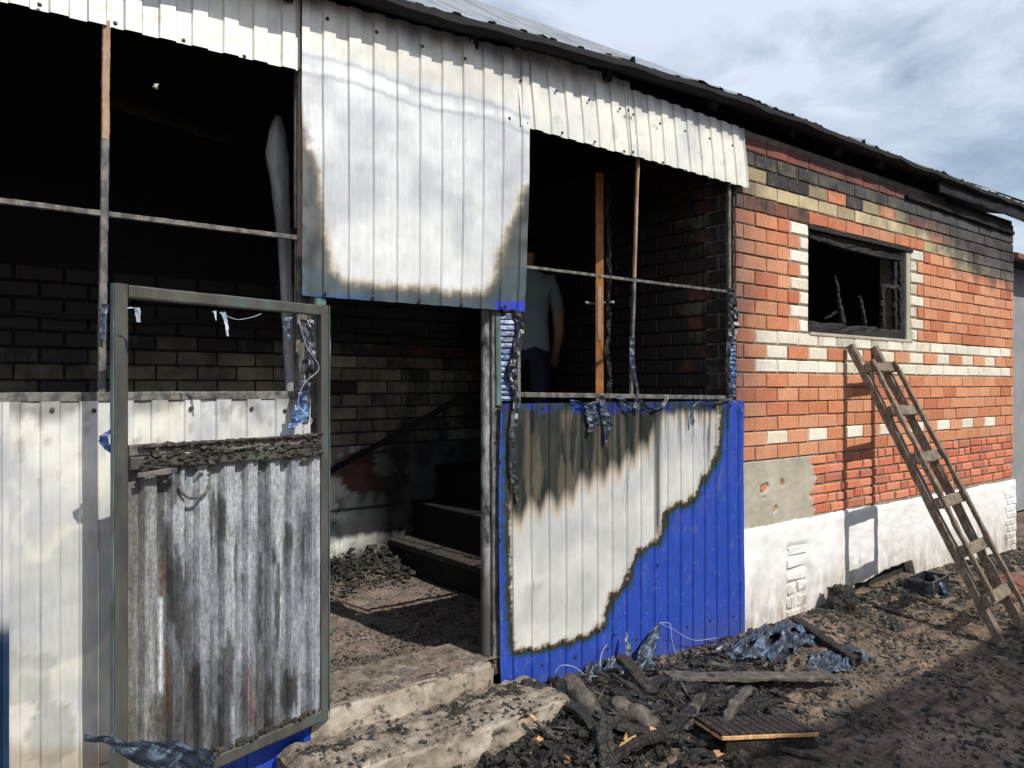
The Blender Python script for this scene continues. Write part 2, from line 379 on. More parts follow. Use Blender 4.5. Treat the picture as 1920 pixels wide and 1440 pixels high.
M['hair'] = m_simple('dark_hair', [(.3, (.01, .008, .006)), (.7, (.03, .022, .018))], 60, bs=.6)
M['wax'] = m_simple('wasp_amber', [(.4, (.05, .03, .01)), (.6, (.6, .38, .12))], 300, rough=.4)
# concrete of the threshold: pale earthy with ash on top
def m_conc():
    m, t, b = newmat('rough_concrete'); v = posn(t); g = t.nodes.new('ShaderNodeNewGeometry')
    n = noi(t, v, 7, 8, .66, .3); n2 = noi(t, v, 48, 5, .7); n3 = noi(t, v, 3.2, 5, .6, .5)
    c = rmp(t, n, [(.3, (.22, .18, .14)), (.5, (.38, .325, .26)), (.72, (.52, .47, .39))])
    c = mix(t, rmp(t, n3, [(.60, g3(0)), (.68, g3(.4))]), c, (.34, .20, .14))
    sx = t.nodes.new('ShaderNodeSeparateXYZ'); t.links.new(g.outputs['Normal'], sx.inputs[0])
    upf = math_(t, 'MULTIPLY', math_(t, 'SUBTRACT', sx.outputs[2], .35), 2.2, clamp=True)
    ash = math_(t, 'MULTIPLY', upf, rmp(t, n, [(.36, g3(1)), (.62, g3(.45))]), clamp=True)
    c = mix(t, ash, c, rmp(t, n2, [(.35, (.035, .03, .027)), (.55, (.15, .12, .095)), (.7, (.28, .24, .19))]))
    c = mix(t, rmp(t, noi(t, v, 22, 6, .75), [(.54, g3(0)), (.64, g3(.85))]), c, (.022, .019, .017))
    t.links.new(c, b.inputs['Base Color']); b.inputs['Roughness'].default_value = .92; b.inputs['Specular IOR Level'].default_value = .2
    bump(t, b, math_(t, 'ADD', n, math_(t, 'MULTIPLY', n2, .5)), .8, .012); return m
M['conc'] = m_conc()
def m_floor():
    m, t, b = newmat('ash_strewn_floor'); v = posn(t)
    n = noi(t, v, 5, 7, .65, .4); n2 = noi(t, v, 60, 5, .72)
    c = rmp(t, n, [(.30, (.09, .08, .07)), (.45, (.20, .17, .145)), (.56, (.26, .18, .145)), (.70, (.36, .33, .29))])
    c = mix(t, .75, c, mix(t, 1, c, rmp(t, n2, [(.36, g3(.22)), (.52, g3(.9)), (.66, g3(1.9))]), 'MULTIPLY'))
    t.links.new(c, b.inputs['Base Color']); b.inputs['Roughness'].default_value = .88
    bump(t, b, math_(t, 'ADD', n, n2), .9, .012); return m
M['floor'] = m_floor()
def m_ground():
    m, t, b = newmat('ashy_earth'); v = posn(t)
    n = noi(t, v, 1.7, 7, .62, .5); n2 = noi(t, v, 34, 6, .72); n3 = noi(t, v, 6, 5, .6)
    c = rmp(t, n, [(.30, (.045, .038, .032)), (.44, (.12, .095, .074)), (.56, (.21, .162, .122)), (.70, (.30, .24, .185))])
    c = mix(t, rmp(t, n3, [(.56, g3(0)), (.68, g3(.7))]), c, (.03, .027, .024))
    c = mix(t, .8, c, mix(t, 1, c, rmp(t, n2, [(.34, g3(.3)), (.52, g3(.95)), (.68, g3(1.7))]), 'MULTIPLY'))
    t.links.new(c, b.inputs['Base Color']); b.inputs['Roughness'].default_value = .9; b.inputs['Specular IOR Level'].default_value = .25
    bump(t, b, math_(t, 'ADD', math_(t, 'MULTIPLY', n3, .5), n2), .9, .014); return m
M['ground'] = m_ground()
M['paver'] = m_simple('earthen_paving_brick', [(.28, (.03, .026, .022)), (.45, (.10, .074, .054)), (.6, (.19, .14, .10)), (.75, (.28, .215, .155))], 13, rough=.9, bs=.8, bd=.008)
def m_white():
    m, t, b = newmat('whitewash'); v = posn(t); vz = posn(t, (1, 1, .3))
    n = noi(t, v, 3, 8, .65, .3); n2 = noi(t, v, 42, 5, .7); n3 = noi(t, vz, 9, 6, .7)
    c = rmp(t, n, [(.28, (.70, .68, .65)), (.5, (.82, .81, .79)), (.7, (.88, .875, .86))])
    c = mix(t, rmp(t, n2, [(.63, g3(0)), (.70, g3(.45))]), c, (.36, .29, .23))
    g = t.nodes.new('ShaderNodeNewGeometry'); sx = t.nodes.new('ShaderNodeSeparateXYZ'); t.links.new(g.outputs['Position'], sx.inputs[0])
    low = math_(t, 'MULTIPLY', math_(t, 'SUBTRACT', .42, sx.outputs[2]), 2.6, clamp=True)
    d = math_(t, 'MULTIPLY', low, rmp(t, n3, [(.38, g3(.2)), (.62, g3(1))]))
    c = mix(t, d, c, (.36, .30, .24)); t.links.new(c, b.inputs['Base Color'])
    b.inputs['Roughness'].default_value = .9; b.inputs['Specular IOR Level'].default_value = .15
    bump(t, b, math_(t, 'ADD', n3, math_(t, 'MULTIPLY', n2, .6)), .6, .008); return m
M['white'] = m_white()
M['render'] = m_simple('cement_render', [(.28, (.24, .21, .165)), (.45, (.38, .345, .275)), (.6, (.45, .41, .33)), (.78, (.52, .47, .39))], 4, rough=.9, bs=.7, bd=.006, sc=(1, 1, .5))

# ------------------------------------------------------------------ roof line
YE = 2.85
ZE = [(-2, 3.07), (.8, 3.185), (1.25, 3.216), (1.97, 3.258), (2.5, 3.30), (3.05, 3.337), (4.09, 3.383), (8.4, 3.39), (9.6, 3.39)]
def ze(x): return interp(ZE, x)

# ================================================================== GROUND
def axis(lo, a, b, hi, step, growth=1.35):
    r = []; x = a; st = step
    while x > lo: r.append(x); st *= growth; x -= st
    r.append(lo); r = r[::-1]
    n = int((b-a)/step); r += [a+(b-a)*i/n for i in range(1, n+1)]
    x = b; st = step*growth; x += st
    while x < hi: r.append(x); st *= growth; x += st
    r.append(hi); return r
gx = axis(-250, .9, 9.3, 250, .022); gy = axis(-250, .7, 3.02, 250, .018)
vs = []; 
for y in gy:
    for x in gx: vs.append((x, y, hg(x, y) if y < 3.1 else (hg(x, 3)-.25)))
nx = len(gx); fs = [(j*nx+i, j*nx+i+1, (j+1)*nx+i+1, (j+1)*nx+i) for j in range(len(gy)-1) for i in range(nx-1)]
ground = mk('ground', vs, fs, M['ground'], None, True); tag(ground, kind='structure')
# paving bricks half sunk in the ash
def paver_mesh(seed):
    rnd = random.Random(seed); hx, hy = .122, .058
    vs = []
    for z, k in ((-.05, 1), (-.006, 1), (.004, .90)):
        for sx_, sy_ in ((-1, -1), (1, -1), (1, 1), (-1, 1)):
            vs.append((sx_*hx*k+rnd.uniform(-.006, .006), sy_*hy*(k if k == 1 else .84)+rnd.uniform(-.005, .005), z+rnd.uniform(-.002, .002)))
    fs = [(8, 9, 10, 11)]
    for a in (0, 4):
        for i in range(4): fs.append((a+i, a+(i+1) % 4, a+4+(i+1) % 4, a+4+i))
    me = bpy.data.meshes.new('paving_brick'); me.from_pydata(vs, [], fs); me.materials.append(M['paver']); return me
pm = [paver_mesh(i) for i in range(5)]
cnt = 0
for j in range(19):
    y = .55+j*.128
    for i in range(26):
        x = 2.1+i*.258+(.129 if j % 2 else 0)
        if y > 2.78 or (x < 4.3 and y > 2.45): continue
        q = fr(x, y, 0, .9, 5)+.25*random.uniform(-1, 1)
        if q < -.02: continue
        px, py = P(x, y, hg(x, y))
        if not (0 < px < 1990 and py < 1500) or cnt >= 230: continue
        a = hg(x-.1, y); b_ = hg(x+.1, y); c_ = hg(x, y-.05); d_ = hg(x, y+.05)
        o = bpy.data.objects.new('paving_brick', pm[cnt % 5]); C.objects.link(o); o.parent = ground
        o.location = (x, y, (a+b_+c_+d_)/4-.001+random.uniform(-.008, .005))
        o.rotation_euler = (math.atan2(d_-c_, .1)+random.gauss(0, .02), -math.atan2(b_-a, .2)+random.gauss(0, .02), random.gauss(0, .05)+(math.pi if cnt % 2 else 0))
        cnt += 1

# ================================================================== BRICKS
def brick_mesh(seed, L_, H_, D_=.06, ch=.004, jit=.0022):
    rnd = random.Random(seed); vs = []; j = lambda a: a+rnd.uniform(-jit, jit)
    for y, k in ((D_, 0), (ch*1.2, 0), (0, ch)):
        for sx_, sz_ in ((-1, -1), (1, -1), (1, 1), (-1, 1)):
            vs.append((j(sx_*(L_/2-k)), y if y > ch*1.3 else y+rnd.uniform(-.0012, .0012), j(sz_*(H_/2-k))))
    fs = [(8, 9, 10, 11)]
    for a in (0, 4):
        for i in range(4): fs.append((a+i, a+(i+1) % 4, a+4+(i+1) % 4, a+4+i))
    return vs, fs
BL, BH, PITX, PITZ, Z0 = .248, .0865, .258, .097, 1.8735
cache = {}
def bmesh_for(Lq, Hq, v, ch=.004):
    k = (round(Lq, 2), round(Hq, 3), v, ch)
    if k not in cache:
        me = bpy.data.meshes.new('brick'); vs, fs = brick_mesh(hash(k) % 9999, k[0], Hq, .06, ch); me.from_pydata(vs, [], fs); me.materials.append(M['brick']); cache[k] = (me, vs, fs)
    return cache[k]
house = thing('brick_house', 'red brick house with cream bands and burnt window, right of the metal porch', 'house', (6.5, 3, 0))
bricks = []    # (x, z, len, h, colour, soot, yoff, chamfer)
WX0, WX1, WZ0, WZ1 = 5.06, 6.56, 1.968, 2.744
XL, XR = 4.20, 8.87
REDS = [A(208, 146, 110), A(204, 138, 102), A(212, 152, 116), A(200, 130, 95), A(206, 144, 112), A(190, 118, 86)]
CREAM = [A(232, 224, 206), A(226, 218, 200), A(236, 230, 214), A(222, 210, 188)]
TAN = [A(196, 178, 140), A(182, 165, 128), A(205, 188, 150), A(170, 152, 120)]
def soot_at(x, z):
    s = 0
    s = max(s, .45*sm(2.70, 2.80, z)*sm(6.9, 6.5, x)*(.4+.6*sm(5.6, 4.6, x)))
    s = max(s, .25*math.exp(-((x-6.66)/.12)**2)*sm(1.7, 2.0, z))
    s = max(s, .42*math.exp(-((x-5.5)/.25)**2-((z-1.93)/.06)**2))
    s = max(s, .35*math.exp(-((x-6.1)/.3)**2-((z-1.93)/.06)**2))
    return s
for r in range(-9+1, 14):
    zc = Z0+.0485+r*PITZ
    off = 0 if r % 2 == 0 else -.129
    x = XL+off-.05; k = 0
    while x < XR-.02:
        x0 = max(x+.005, XL); x1 = min(x+PITX-.005, XR); segs = [(x0, x1)]
        if 1 <= r <= 8:
            lng = .235 if r % 2 == 0 else .115; qa = WX0-lng; qb = WX1+.062+lng
            if x0 >= qb: pass
            elif x1 > qb+.03: segs = [(qb+.01, x1)]
            elif x1 <= qa: pass
            elif x0 < qa-.03: segs = [(x0, qa-.01)]
            else: segs = []
        for (a, b_) in segs:
            if b_-a < .035: continue
            xc = (a+b_)/2; cb = random.choice(REDS); ch = .004
            if r == 0 or r == -2:
                if xc > XL+.2 and xc < XR-.16: cb = random.choice(CREAM); ch = .009
            elif r == -1 and xc > XL+.2 and xc < XR-.2:
                if k % 2 == 0: cb = random.choice(CREAM); ch = .009
            elif r == -7:
                if k % 2 == 0 and XL+.2 < xc < XR-.5: cb = random.choice(CREAM); ch = .008
            elif r == 10 and xc < 6.9: cb = random.choice(TAN)
            elif r == 11: cb = random.choice(TAN if (k*7+3) % 5 < 3 and xc < 6.6 else REDS)
            elif r == 12: cb = random.choice(TAN)
            elif r == 9:
                cb = random.choice(REDS[3:] if xc < 6.8 else TAN)
            elif r == 8 and xc > 7.6: cb = random.choice(TAN)
            elif r == 13: cb = A(150, 88, 72)
            s = soot_at(xc, zc)+random.gauss(0, .05)
            if r == 12: s = max(s, .72)
            if r == 13: s = .25
            if r == 11 and xc < 6.6: s = random.choice([.12, .2, .85, .3, .15, .75])
            if r == 10 and xc < 6.9: s = .18+.1*random.random()
            if r == 9 and xc < 5.1: s = .66
            s = max(0, s)
            hue = random.uniform(.93, 1.06); cb = tuple(min(.9, c*hue) for c in cb)
            bricks.append((xc, zc, b_-a, BH, cb, s, random.uniform(-.0025, .0025), ch))
        x += PITX; k += 1
    if 1 <= r <= 8:      # toothed cream quoins on both sides of the window
        for a, b_ in ((WX0-lng, WX0-.006), (WX1+.062, WX1+.062+lng)): bricks.append(((a+b_)/2, zc, b_-a, BH, random.choice(CREAM), max(0, soot_at((a+b_)/2, zc)+random.gauss(0, .05)), random.uniform(-.002, .003), .011))
# smaller old bricks over the plinth
PT = [(4.1, .66), (5.2, .655), (6.5, .64), (8.9, .63)]
zb = Z0-8*PITZ-.004
for q in range(7):
    zc = zb-.036-q*.0715; x = 5.0+random.uniform(0, .1); 
    if zc-.03 < .66: break
    k = 0
    while x < XR:
        ln = random.choice([.245, .245, .24, .12]) if q % 2 else random.choice([.245, .12, .12, .245])
        a = x+.006; b_ = min(x+ln, XR)
        lim = 4.98
        if b_-a > .04 and a > lim:
            cb = random.choice([A(212, 130, 98), A(204, 122, 92), A(216, 140, 110), A(192, 110, 84), A(184, 116, 92)])
            bricks.append(((a+b_)/2, zc+random.uniform(-.003, .003), b_-a-random.uniform(.004, .016), .0575, cb, .12*random.random(), random.uniform(-.005, .002), .006))
        x += ln+.006; k += 1
def lay(bricks, parent, n_parts, key, orient='front', base=3.0, label=None):
    bricks = sorted(bricks, key=key)
    mb = MB()
    for i, (x, z, l, h, c, s, yo, ch) in enumerate(bricks):
        me, vs, fs = bmesh_for(l, h, i % 6, ch)
        sl = l/round(l, 2)
        if i < n_parts:
            o = bpy.data.objects.new('brick', me); C.objects.link(o); o.parent = parent
            if orient == 'front': o.location = Vector((x, base+yo, z))-parent.location
            else: o.location = Vector((base-yo, x, z))-parent.location; o.rotation_euler = (0, 0, R(-90))
            o.scale = (sl, 1, 1); o.color = (*c, s)
        else:
            if orient == 'front': q = [(x+v[0]*sl, base+yo+v[1], z+v[2]) for v in vs]
            else: q = [(base-yo+v[1], x-v[0]*sl, z+v[2]) for v in vs]
            mb.add(q, fs, 0, (*c, s))
    if mb.v:
        o = mb.make('distant_bricks', M['brickv'], parent); o['kind'] = 'stuff'
lay(bricks, house, 300, lambda b: b[0]*1.0-(.4 if b[3] > .07 else 0), 'front', 3.0)
# mortar bed with the window hole, walls behind
mb = MB(); yb = 3.011
mb.box(XL, WX0, yb, 3.24, .3, 3.27); mb.box(WX1+.02, XR-.012, yb, 3.24, .3, 3.27)
mb.box(WX0, WX1+.02, yb, 3.24, .3, WZ0); mb.box(WX0, WX1+.02, yb, 3.24, WZ1, 3.27)
mb.make('mortar_bed', M['mortar'], house)
box('side_wall', XR-.25, XR-.003, 3.242, 7.5, -.2, 3.35, M['brickv'] if False else M['mortar'], house)
mb = MB(); mb.box(4.48, 4.50, 3.3, 6, -.1, 3.3); mb.box(4.5, 8.6, 6, 6.05, -.1, 3.3); mb.box(4.48, 8.62, 3.245, 6.05, 3.28, 3.32); mb.box(4.48, 8.62, 3.245, 6.05, .9, .95)
mb.make('room_lining', M['black'], house)
# cream jamb strip and sooty lintel round the window
box('window_reveal', WX1-.004, WX1+.055, 3.006, 3.10, WZ0+.0, WZ1-.03, M['render'], house, .004)
box('window_sill', WX0+.01, WX1+.085, 2.994, 3.12, WZ0-.012, WZ0+.012, M['render'], house, .004)
box('window_lintel', WX0-.02, WX1+.09, 2.992, 3.05, WZ1-.03, WZ1-.002, M['char'], house, .004)
wf = box('window_frame', WX0+.004, WX0+.03, 3.03, 3.09, WZ0+.02, WZ1-.03, M['char'], house, .003)
def ch(name, a, b_, w1, h1, parent=wf, mat='char', **k): return beam(name, a, b_, w1, h1, M[mat], parent, **dict(dict(n=18, rough=.012, seed=random.random()*50, freq=30), **k))
ch('frame_rail', (WX0+.02, 3.05, WZ1-.06), (WX1-.02, 3.05, WZ1-.085), .05, .045, bow=-.02)
ch('frame_rail', (WX0+.02, 3.05, WZ0+.055), (WX1-.02, 3.05, WZ0+.045), .06, .075)
ch('frame_stile', (WX1-.035, 3.05, WZ0+.02), (WX1-.035, 3.05, WZ1-.06), .045, .05)
ch('frame_stile', (WX1-.105, 3.06, WZ0+.03), (WX1-.11, 3.06, WZ1-.10), .035, .04)
ch('frame_stub', W(1580, 605, 3.05), W(1566, 520, 3.05), .03, .045, taper=.4, jag=.02)
ch('frame_stub', W(1622, 608, 3.05), W(1612, 555, 3.05), .03, .04, taper=.45, jag=.02)
ch('frame_stub', W(1656, 612, 3.05), W(1653, 533, 3.05), .035, .045, taper=.8)
ch('frame_rail', W(1652, 535, 3.05), W(1692, 541, 3.05), .03, .035)
ch('glazing_strip', W(1546, 600, 3.08), W(1570, 583, 3.08), .02, .015)
M['icing'] = M['crust']
# plinth: whitewashed, worn, with a crack and an eroded foot
def plinth_bottom(x):
    return interp([(4.1, -.25), (5.35, -.25), (5.40, .02), (5.62, .05), (6.1, .12), (6.6, .14), (6.7, -.1), (8.9, -.3)], x)+.015*nz(x, 0, 0, 12)
xs = [4.232+i*.02 for i in range(int((XR+.0-4.232)/.02)+1)]+[XR+.012]; nzr = 52; vs = []
for x in xs:
    zt = interp(PT, x)+.012*nz(x, 0, 0, 3)+.006*nz(x, 0, 0, 22); z_0 = plinth_bottom(x)
    for j in range(nzr+1):
        t = j/nzr; z = lerp(z_0, zt, t)
        y = 2.982-.010*fr(x, 0, z, 2.2)-.004*fr(x, 0, z, 14, 2)
        for (sx_, am) in ((4.755, .010), (5.035, .012), (6.25, .010), (7.2, .006)):
            y += am*math.exp(-((x-sx_-.012*nz(0, 0, z, 9, sx_))/.012)**2)
        cxk = 5.74+.03*nz(0, 0, z, 7); y += .05*math.exp(-((x-cxk)/(.010+.04*sm(.30, .02, z)))**2)*sm(.42, .25, z)
        if 4.765 < x < 5.028 and z < .50: y += .022*sm(.52, .45, z)
        if t > .97: y += .006
        vs.append((x, y, z))
m = nzr+1; n = len(xs); fs = [((i)*m+j, (i+1)*m+j, (i+1)*m+j+1, i*m+j+1) for i in range(n-1) for j in range(m-1)]
bi = len(vs); 
for i in range(n): vs.append((xs[i], 3.05, vs[i*m+nzr][2]+.006))
for i in range(n-1): fs.append((i*m+nzr, (i+1)*m+nzr, bi+i+1, bi+i))
for i in range(n): vs.append((xs[i], 3.09, vs[i*m][2]))
for i in range(n-1): fs.append((bi+n+i, bi+n+i+1, (i+1)*m, i*m))
pl = mk('plinth', vs, fs, M['white'], house, True)
box('foundation', 4.22, XR-.02, 3.055, 3.24, -.5, .3, M['sootwall'], house)
for (a, b_, z0_, z1_) in ((4.775, 5.02, .325, .40), (4.775, 5.025, .235, .312), (4.775, 4.89, .145, .222), (4.905, 5.025, .15, .225), (4.775, 4.86, .045, .135), (4.90, 5.02, .05, .138), (4.77, 5.03, -.06, .035), (4.78, 5.02, .412, .475)):
    vq, fq = brick_mesh(int(a*100+z0_*999), b_-a, z1_-z0_, .05, .014, .009)
    mk('brick', [(v[0]+(a+b_)/2, v[1]+2.992+random.uniform(-.004, .005), v[2]+(z0_+z1_)/2) for v in vq], fq, M['white'], house)['label'] = 'whitewashed brick exposed in the worn plinth'
for j in range(9):
    for i in range(2):
        z0_ = .02+j*.068; a = 8.64+i*.12-(.05 if j % 2 else 0)
        if z0_ > .56 or a+.11 > XR+.01: continue
        vq, fq = brick_mesh(j*9+i, .108, .058, .05, .008, .004)
        mk('brick', [(v[0]+a+.055, v[1]+2.972, v[2]+z0_) for v in vq], fq, M['white'], house)
# cement render patch left, thin, worn through to brick
vs = []; x0, x1 = 4.20, 5.34; nx_, nz_ = 90, 44
for i in range(nx_+1):
    for j in range(nz_+1):
        x = lerp(x0, x1, i/nx_); z = lerp(.64, zb+.002, j/nz_)
        y = 2.998-.006*fr(x, 0, z, 4)-.002*fr(x, 0, z, 25)
        y += .022*sm(5.10+.16*fr(0, 0, z, 9), 5.17+.16*fr(0, 0, z, 9), x)
        for hx, hz, hr in ((4.50, .90, .05), (4.72, .93, .04), (4.64, .76, .035)): y += .03*sm(1.0, .7, math.hypot(x-hx, (z-hz)*1.5)/hr+1.3*nz(x, 0, z, 22))
        vs.append((x, y, z))
fs = [(i*(nz_+1)+j, (i+1)*(nz_+1)+j, (i+1)*(nz_+1)+j+1, i*(nz_+1)+j+1) for i in range(nx_) for j in range(nz_)]
solid(mk('render_patch', vs, fs, M['render'], house, True), .004)
mb = MB()
for q in range(6):
    zc = zb-.036-q*.0715; x = 4.22+(.12 if q % 2 else 0)
    while x < 5.2:
        vq, fq = brick_mesh(int(x*100+q), .235, .058, .04, .006)
        mb.add([(v[0]+x+.12, v[1]+3.004, v[2]+zc) for v in vq], fq, 0, (*A(206, 128, 96), .02)); x += .252
o = mb.make('covered_bricks', M['brickv'], house); o['kind'] = 'stuff'

# roof: corrugated sheets, soffit, rafters, boards
def roof_tan(x): return lerp(.655, .600, sm(2.35, 3.15, x))
xs = []; x = -1.9; prof = [(0, 0), (.012, 1), (.045, 1), (.057, 0), (.10, 0), (.15, 0)]
while x < 9.45:
    for u, p in prof: xs.append((x+u, p))
    x += .19
nr = 22; vs = []
for (x, p) in xs:
    lift = 0
    ph = (x*1.62) % 1.0
    for j in range(nr+1):
        run = [0, .03, .07, .13, .2, .3, .45, .6, .8, 1, 1.3, 1.6, 1.9, 2.2, 2.5, 2.8, 3.1, 3.4, 3.7, 3.85, 3.95, 4.0, 4.05][j]
        y = YE+run; z = ze(x)+run*roof_tan(x)+p*.010
        e = math.exp(-run/.10)
        z += e*(.016*nz(x, 0, 0, 2.4)+.012*nz(x, 0, 0, 6)+.030*sm(.90, .99, ph)*(1 if x > 1.4 else .3)); y -= e*.03*nz(x, 1, 0, 3.3)
        z -= .02*math.exp(-((run-.35)/.3)**2)*(.5+nz(x, 0, 0, 1.5))
        vs.append((x, y, z))
m = nr+1; fs = [(i*m+j, (i+1)*m+j, (i+1)*m+j+1, i*m+j+1) for i in range(len(xs)-1) for j in range(nr)]
roof = thing('roof', 'grey corrugated metal roof with warped blackened eaves running over porch and house', 'roof', (4, 5, 3.3))
rs = mk('roof_sheet', vs, fs, M['roofm'], roof); solid(rs, .003)
# sooty soffit following the eave
vs = []; xs2 = [-1.9+i*.07 for i in range(int(11.3/.07))]
for x in xs2:
    for (y, dz) in ((YE-.004, -.006), (YE-.008, -.035-.012*nz(x, 0, 0, 5)), (YE+.02, -.045-.014*nz(x, 3, 0, 7)), (2.99, -.01), (3.4, .1)):
        vs.append((x, y, ze(x)+dz+.004*nz(x, y, 0, 18)+.014*nz(x, 0, 0, 2.4)))
fs = [(i*5+j, i*5+j+1, (i+1)*5+j+1, (i+1)*5+j) for i in range(len(xs2)-1) for j in range(4)]
solid(mk('soffit', vs, fs, M['black'], roof), .008)
mb = MB(); mb.box(-1.9, 9.4, 7.0, 7.2, 0, 5.9); mb.make('rear_wall', M['mortar'], roof)
x = -1.5
while x < 9.3:
    beam('rafter', (x, YE+.10, ze(x)-.03), (x, 3.5, ze(x)+.30), .06, .11, M['char'], roof, n=8, rough=.02, seed=x*9, jag=.03); x += .62 if x > 4 else .9
ch('eave_board', (6.9, 2.90, ze(7)-.075), (9.45, 2.88, ze(9)-.085), .025, .13, parent=roof, mat='black', up=(0, 0, 1))
ch('ledge_board', (6.5, 2.985, 3.165), (8.80, 2.98, 3.135), .03, .03, parent=roof, mat='black')
bargeb = beam('bargeboard', (9.45, YE, ze(9)-.02), (9.45, 7, ze(9)+2.4), .03, .12, M['black'], roof, n=2)
mb = MB(); mb.box(-1.9, 9.3, 3.42, 7, 3.5, 3.52); mb.make('ceiling_board', M['black'], roof)

# ================================================================== PORCH
porch = thing('porch', 'fire-damaged porch clad in buckled white and blue metal sheets with empty window frames', 'porch', (2, 3, 0))
def poly_d(poly, x, y):
    d = 1e9; ins = False; n = len(poly)
    for i in range(n):
        ax, ay = poly[i]; bx, by = poly[(i+1) % n]
        dx, dy = bx-ax, by-ay; t = max(0, min(1, ((x-ax)*dx+(y-ay)*dy)/(dx*dx+dy*dy)))
        q = math.hypot(ax+t*dx-x, ay+t*dy-y); d = min(d, q)
        if (ay > y) != (by > y) and x < (bx-ax)*(y-ay)/(by-ay)+ax: ins = not ins
    return d if ins else -d
def sheet(name, s0, s1, zt, zbm, yp, col, parent, pitch=.115, dep=.011, row=.013, warp=.004, ydisp=None, sub=3, mat='sheet', frame=None, ph=0, xsh=None, wide=.052):
    cols_ = []; x = s0-ph
    sl = .0025+dep*.27
    while x < s1:
        for u in [wide*i/sub for i in range(sub+1)]: cols_.append((x+u, 1))
        for u in [wide+sl+(pitch-wide-2*sl)*i/sub for i in range(sub+1)]: cols_.append((x+u, 0))
        x += pitch
    cols_ = [(min(max(a, s0), s1), p) for a, p in cols_]
    cc = []
    for a in cols_:
        if not cc or a[0]-cc[-1][0] > 1e-5: cc.append(a)
    H = max(zt(s)-zbm(s) for s in (s0, (s0+s1)/2, s1)); nr = max(4, int(H/row)); vs = []; cl = []
    for (x, p) in cc:
        a, b_ = zbm(x), zt(x)
        for j in range(nr+1):
            z = lerp(a, b_, j/nr)
            y = yp-dep*p-warp*(nz(x, 0, z, 1.7, yp*7)+.5*nz(x, 0, z, 4.5, 3))-.0012*nz(x, 0, z, 14)
            if ydisp: y += ydisp(x, z)
            xx = x+(xsh(x, z) if xsh else 0)
            q = (xx, y, z)
            if frame: q = frame(xx, y, z)
            vs.append(q); px, py = P(*q); cl.append(col(px, py, x, z, p))
    m = nr+1; fs = [(i*m+j, (i+1)*m+j, (i+1)*m+j+1, i*m+j+1) for i in range(len(cc)-1) for j in range(nr)]
    o = mk(name, vs, fs, M[mat], parent, False, cl); solid(o, .0014); return o
def zline(p0, p1, y=3.0):
    a = W(*p0, y); b_ = W(*p1, y)
    return lambda s: a.z+(b_.z-a.z)*(s-a.x)/(b_.x-a.x)
screw_me = None
def screw(px, py, parent, y=2.985, bright=False):
    global screw_me
    if screw_me is None:
        vs, fs = tubev([(0, 0, 0), (0, -.002, 0), (0, -.0021, 0), (0, -.007, 0)], [.0085, .0085, .0048, .0045], 6)
        screw_me = bpy.data.meshes.new('screw'); screw_me.from_pydata([tuple(v) for v in vs], [], fs); screw_me.materials.append(M['screw'])
    o = bpy.data.objects.new('screw', screw_me); C.objects.link(o); o.parent = parent; o.matrix_parent_inverse = Matrix.Translation(-pworld(parent).translation)
    p = W(px, py, y); o.location = p; o.rotation_euler = (random.uniform(-.1, .1), random.uniform(0, 1), 0)
def swirl(x, z, s=1): 
    a = fr(x, 0, z, 1.6*s, 4, 3); return .5+.5*math.sin(7*a+4*fr(x, 0, z, .8*s, 1, 2))
GREY = A(200, 204, 206); LGREY = A(226, 227, 225); CRM = A(238, 229, 206); CHAR = A(66, 68, 64); BRN = A(150, 132, 108); BLUE = A(46, 82, 188); TEAL = A(44, 84, 118); DARK = A(44, 46, 46)
# strips under the eave
def col_cream(px, py, x, z, p):
    c = mixc(A(238, 234, 222), A(218, 217, 211), .7*swirl(x, z)); c = mixc(c, A(196, 197, 196), .7*sm(.2, .7, fr(x, 0, z, 2.2, 8)))
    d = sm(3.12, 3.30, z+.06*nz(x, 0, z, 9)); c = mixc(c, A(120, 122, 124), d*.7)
    return mixc(c, A(150, 134, 112), .25*sm(.45, .7, fr(x, 0, z, 16, 2)))
s_l = W(0, 5).x
lt = sheet('metal_sheet', -1.2, 1.262, lambda s: ze(s)+.02, lambda s: 2.878 if s < .2 else lerp(2.848, 2.880, (s-.2)/1.05), 3.0, col_cream, porch, ph=.03)
lt['label'] = 'cream burnt metal strip over the left window opening'
for q in ((74, 9), (216, 44), (344, 76), (458, 106), (562, 130)): screw(*q, lt)
zC = zline((985, 243), (1190, 298)); zD = zline((1190, 298), (1385, 352))
def sag(x, z): return .05*sm(3.2, 2.85, z)-.03
st1 = sheet('metal_sheet', 2.38, W(1180, 200).x, lambda s: min(ze(s)+.01, 3.30), zC, 2.995, col_cream, porch, ydisp=lambda x, z: -.02*sm(3.25, 2.9, z), xsh=lambda x, z: .06*(3.2-z)-.01, ph=.02)
st1['label'] = 'cream burnt metal strip left over the right window opening'
st2 = sheet('metal_sheet', W(1174, 200).x, 4.27, lambda s: 3.262, zD, 2.99, col_cream, porch, ydisp=lambda x, z: -.022*sm(3.25, 2.9, z), xsh=lambda x, z: .04*(3.2-z)-.01, ph=.06)
st2['label'] = 'cream burnt metal strip next to the brick wall'
for q in ((988, 231), (1054, 249), (1115, 266), (1170, 284), (1043, 170), (1104, 188), (1162, 204), (977, 150)): screw(*q, st1, 2.965)
for q in ((1187, 285), (1243, 305), (1286, 320), (1329, 334), (1368, 347), (1178, 207), (1187, 215), (1237, 232), (1284, 246), (1330, 260), (1373, 273)): screw(*q, st2, 2.960)
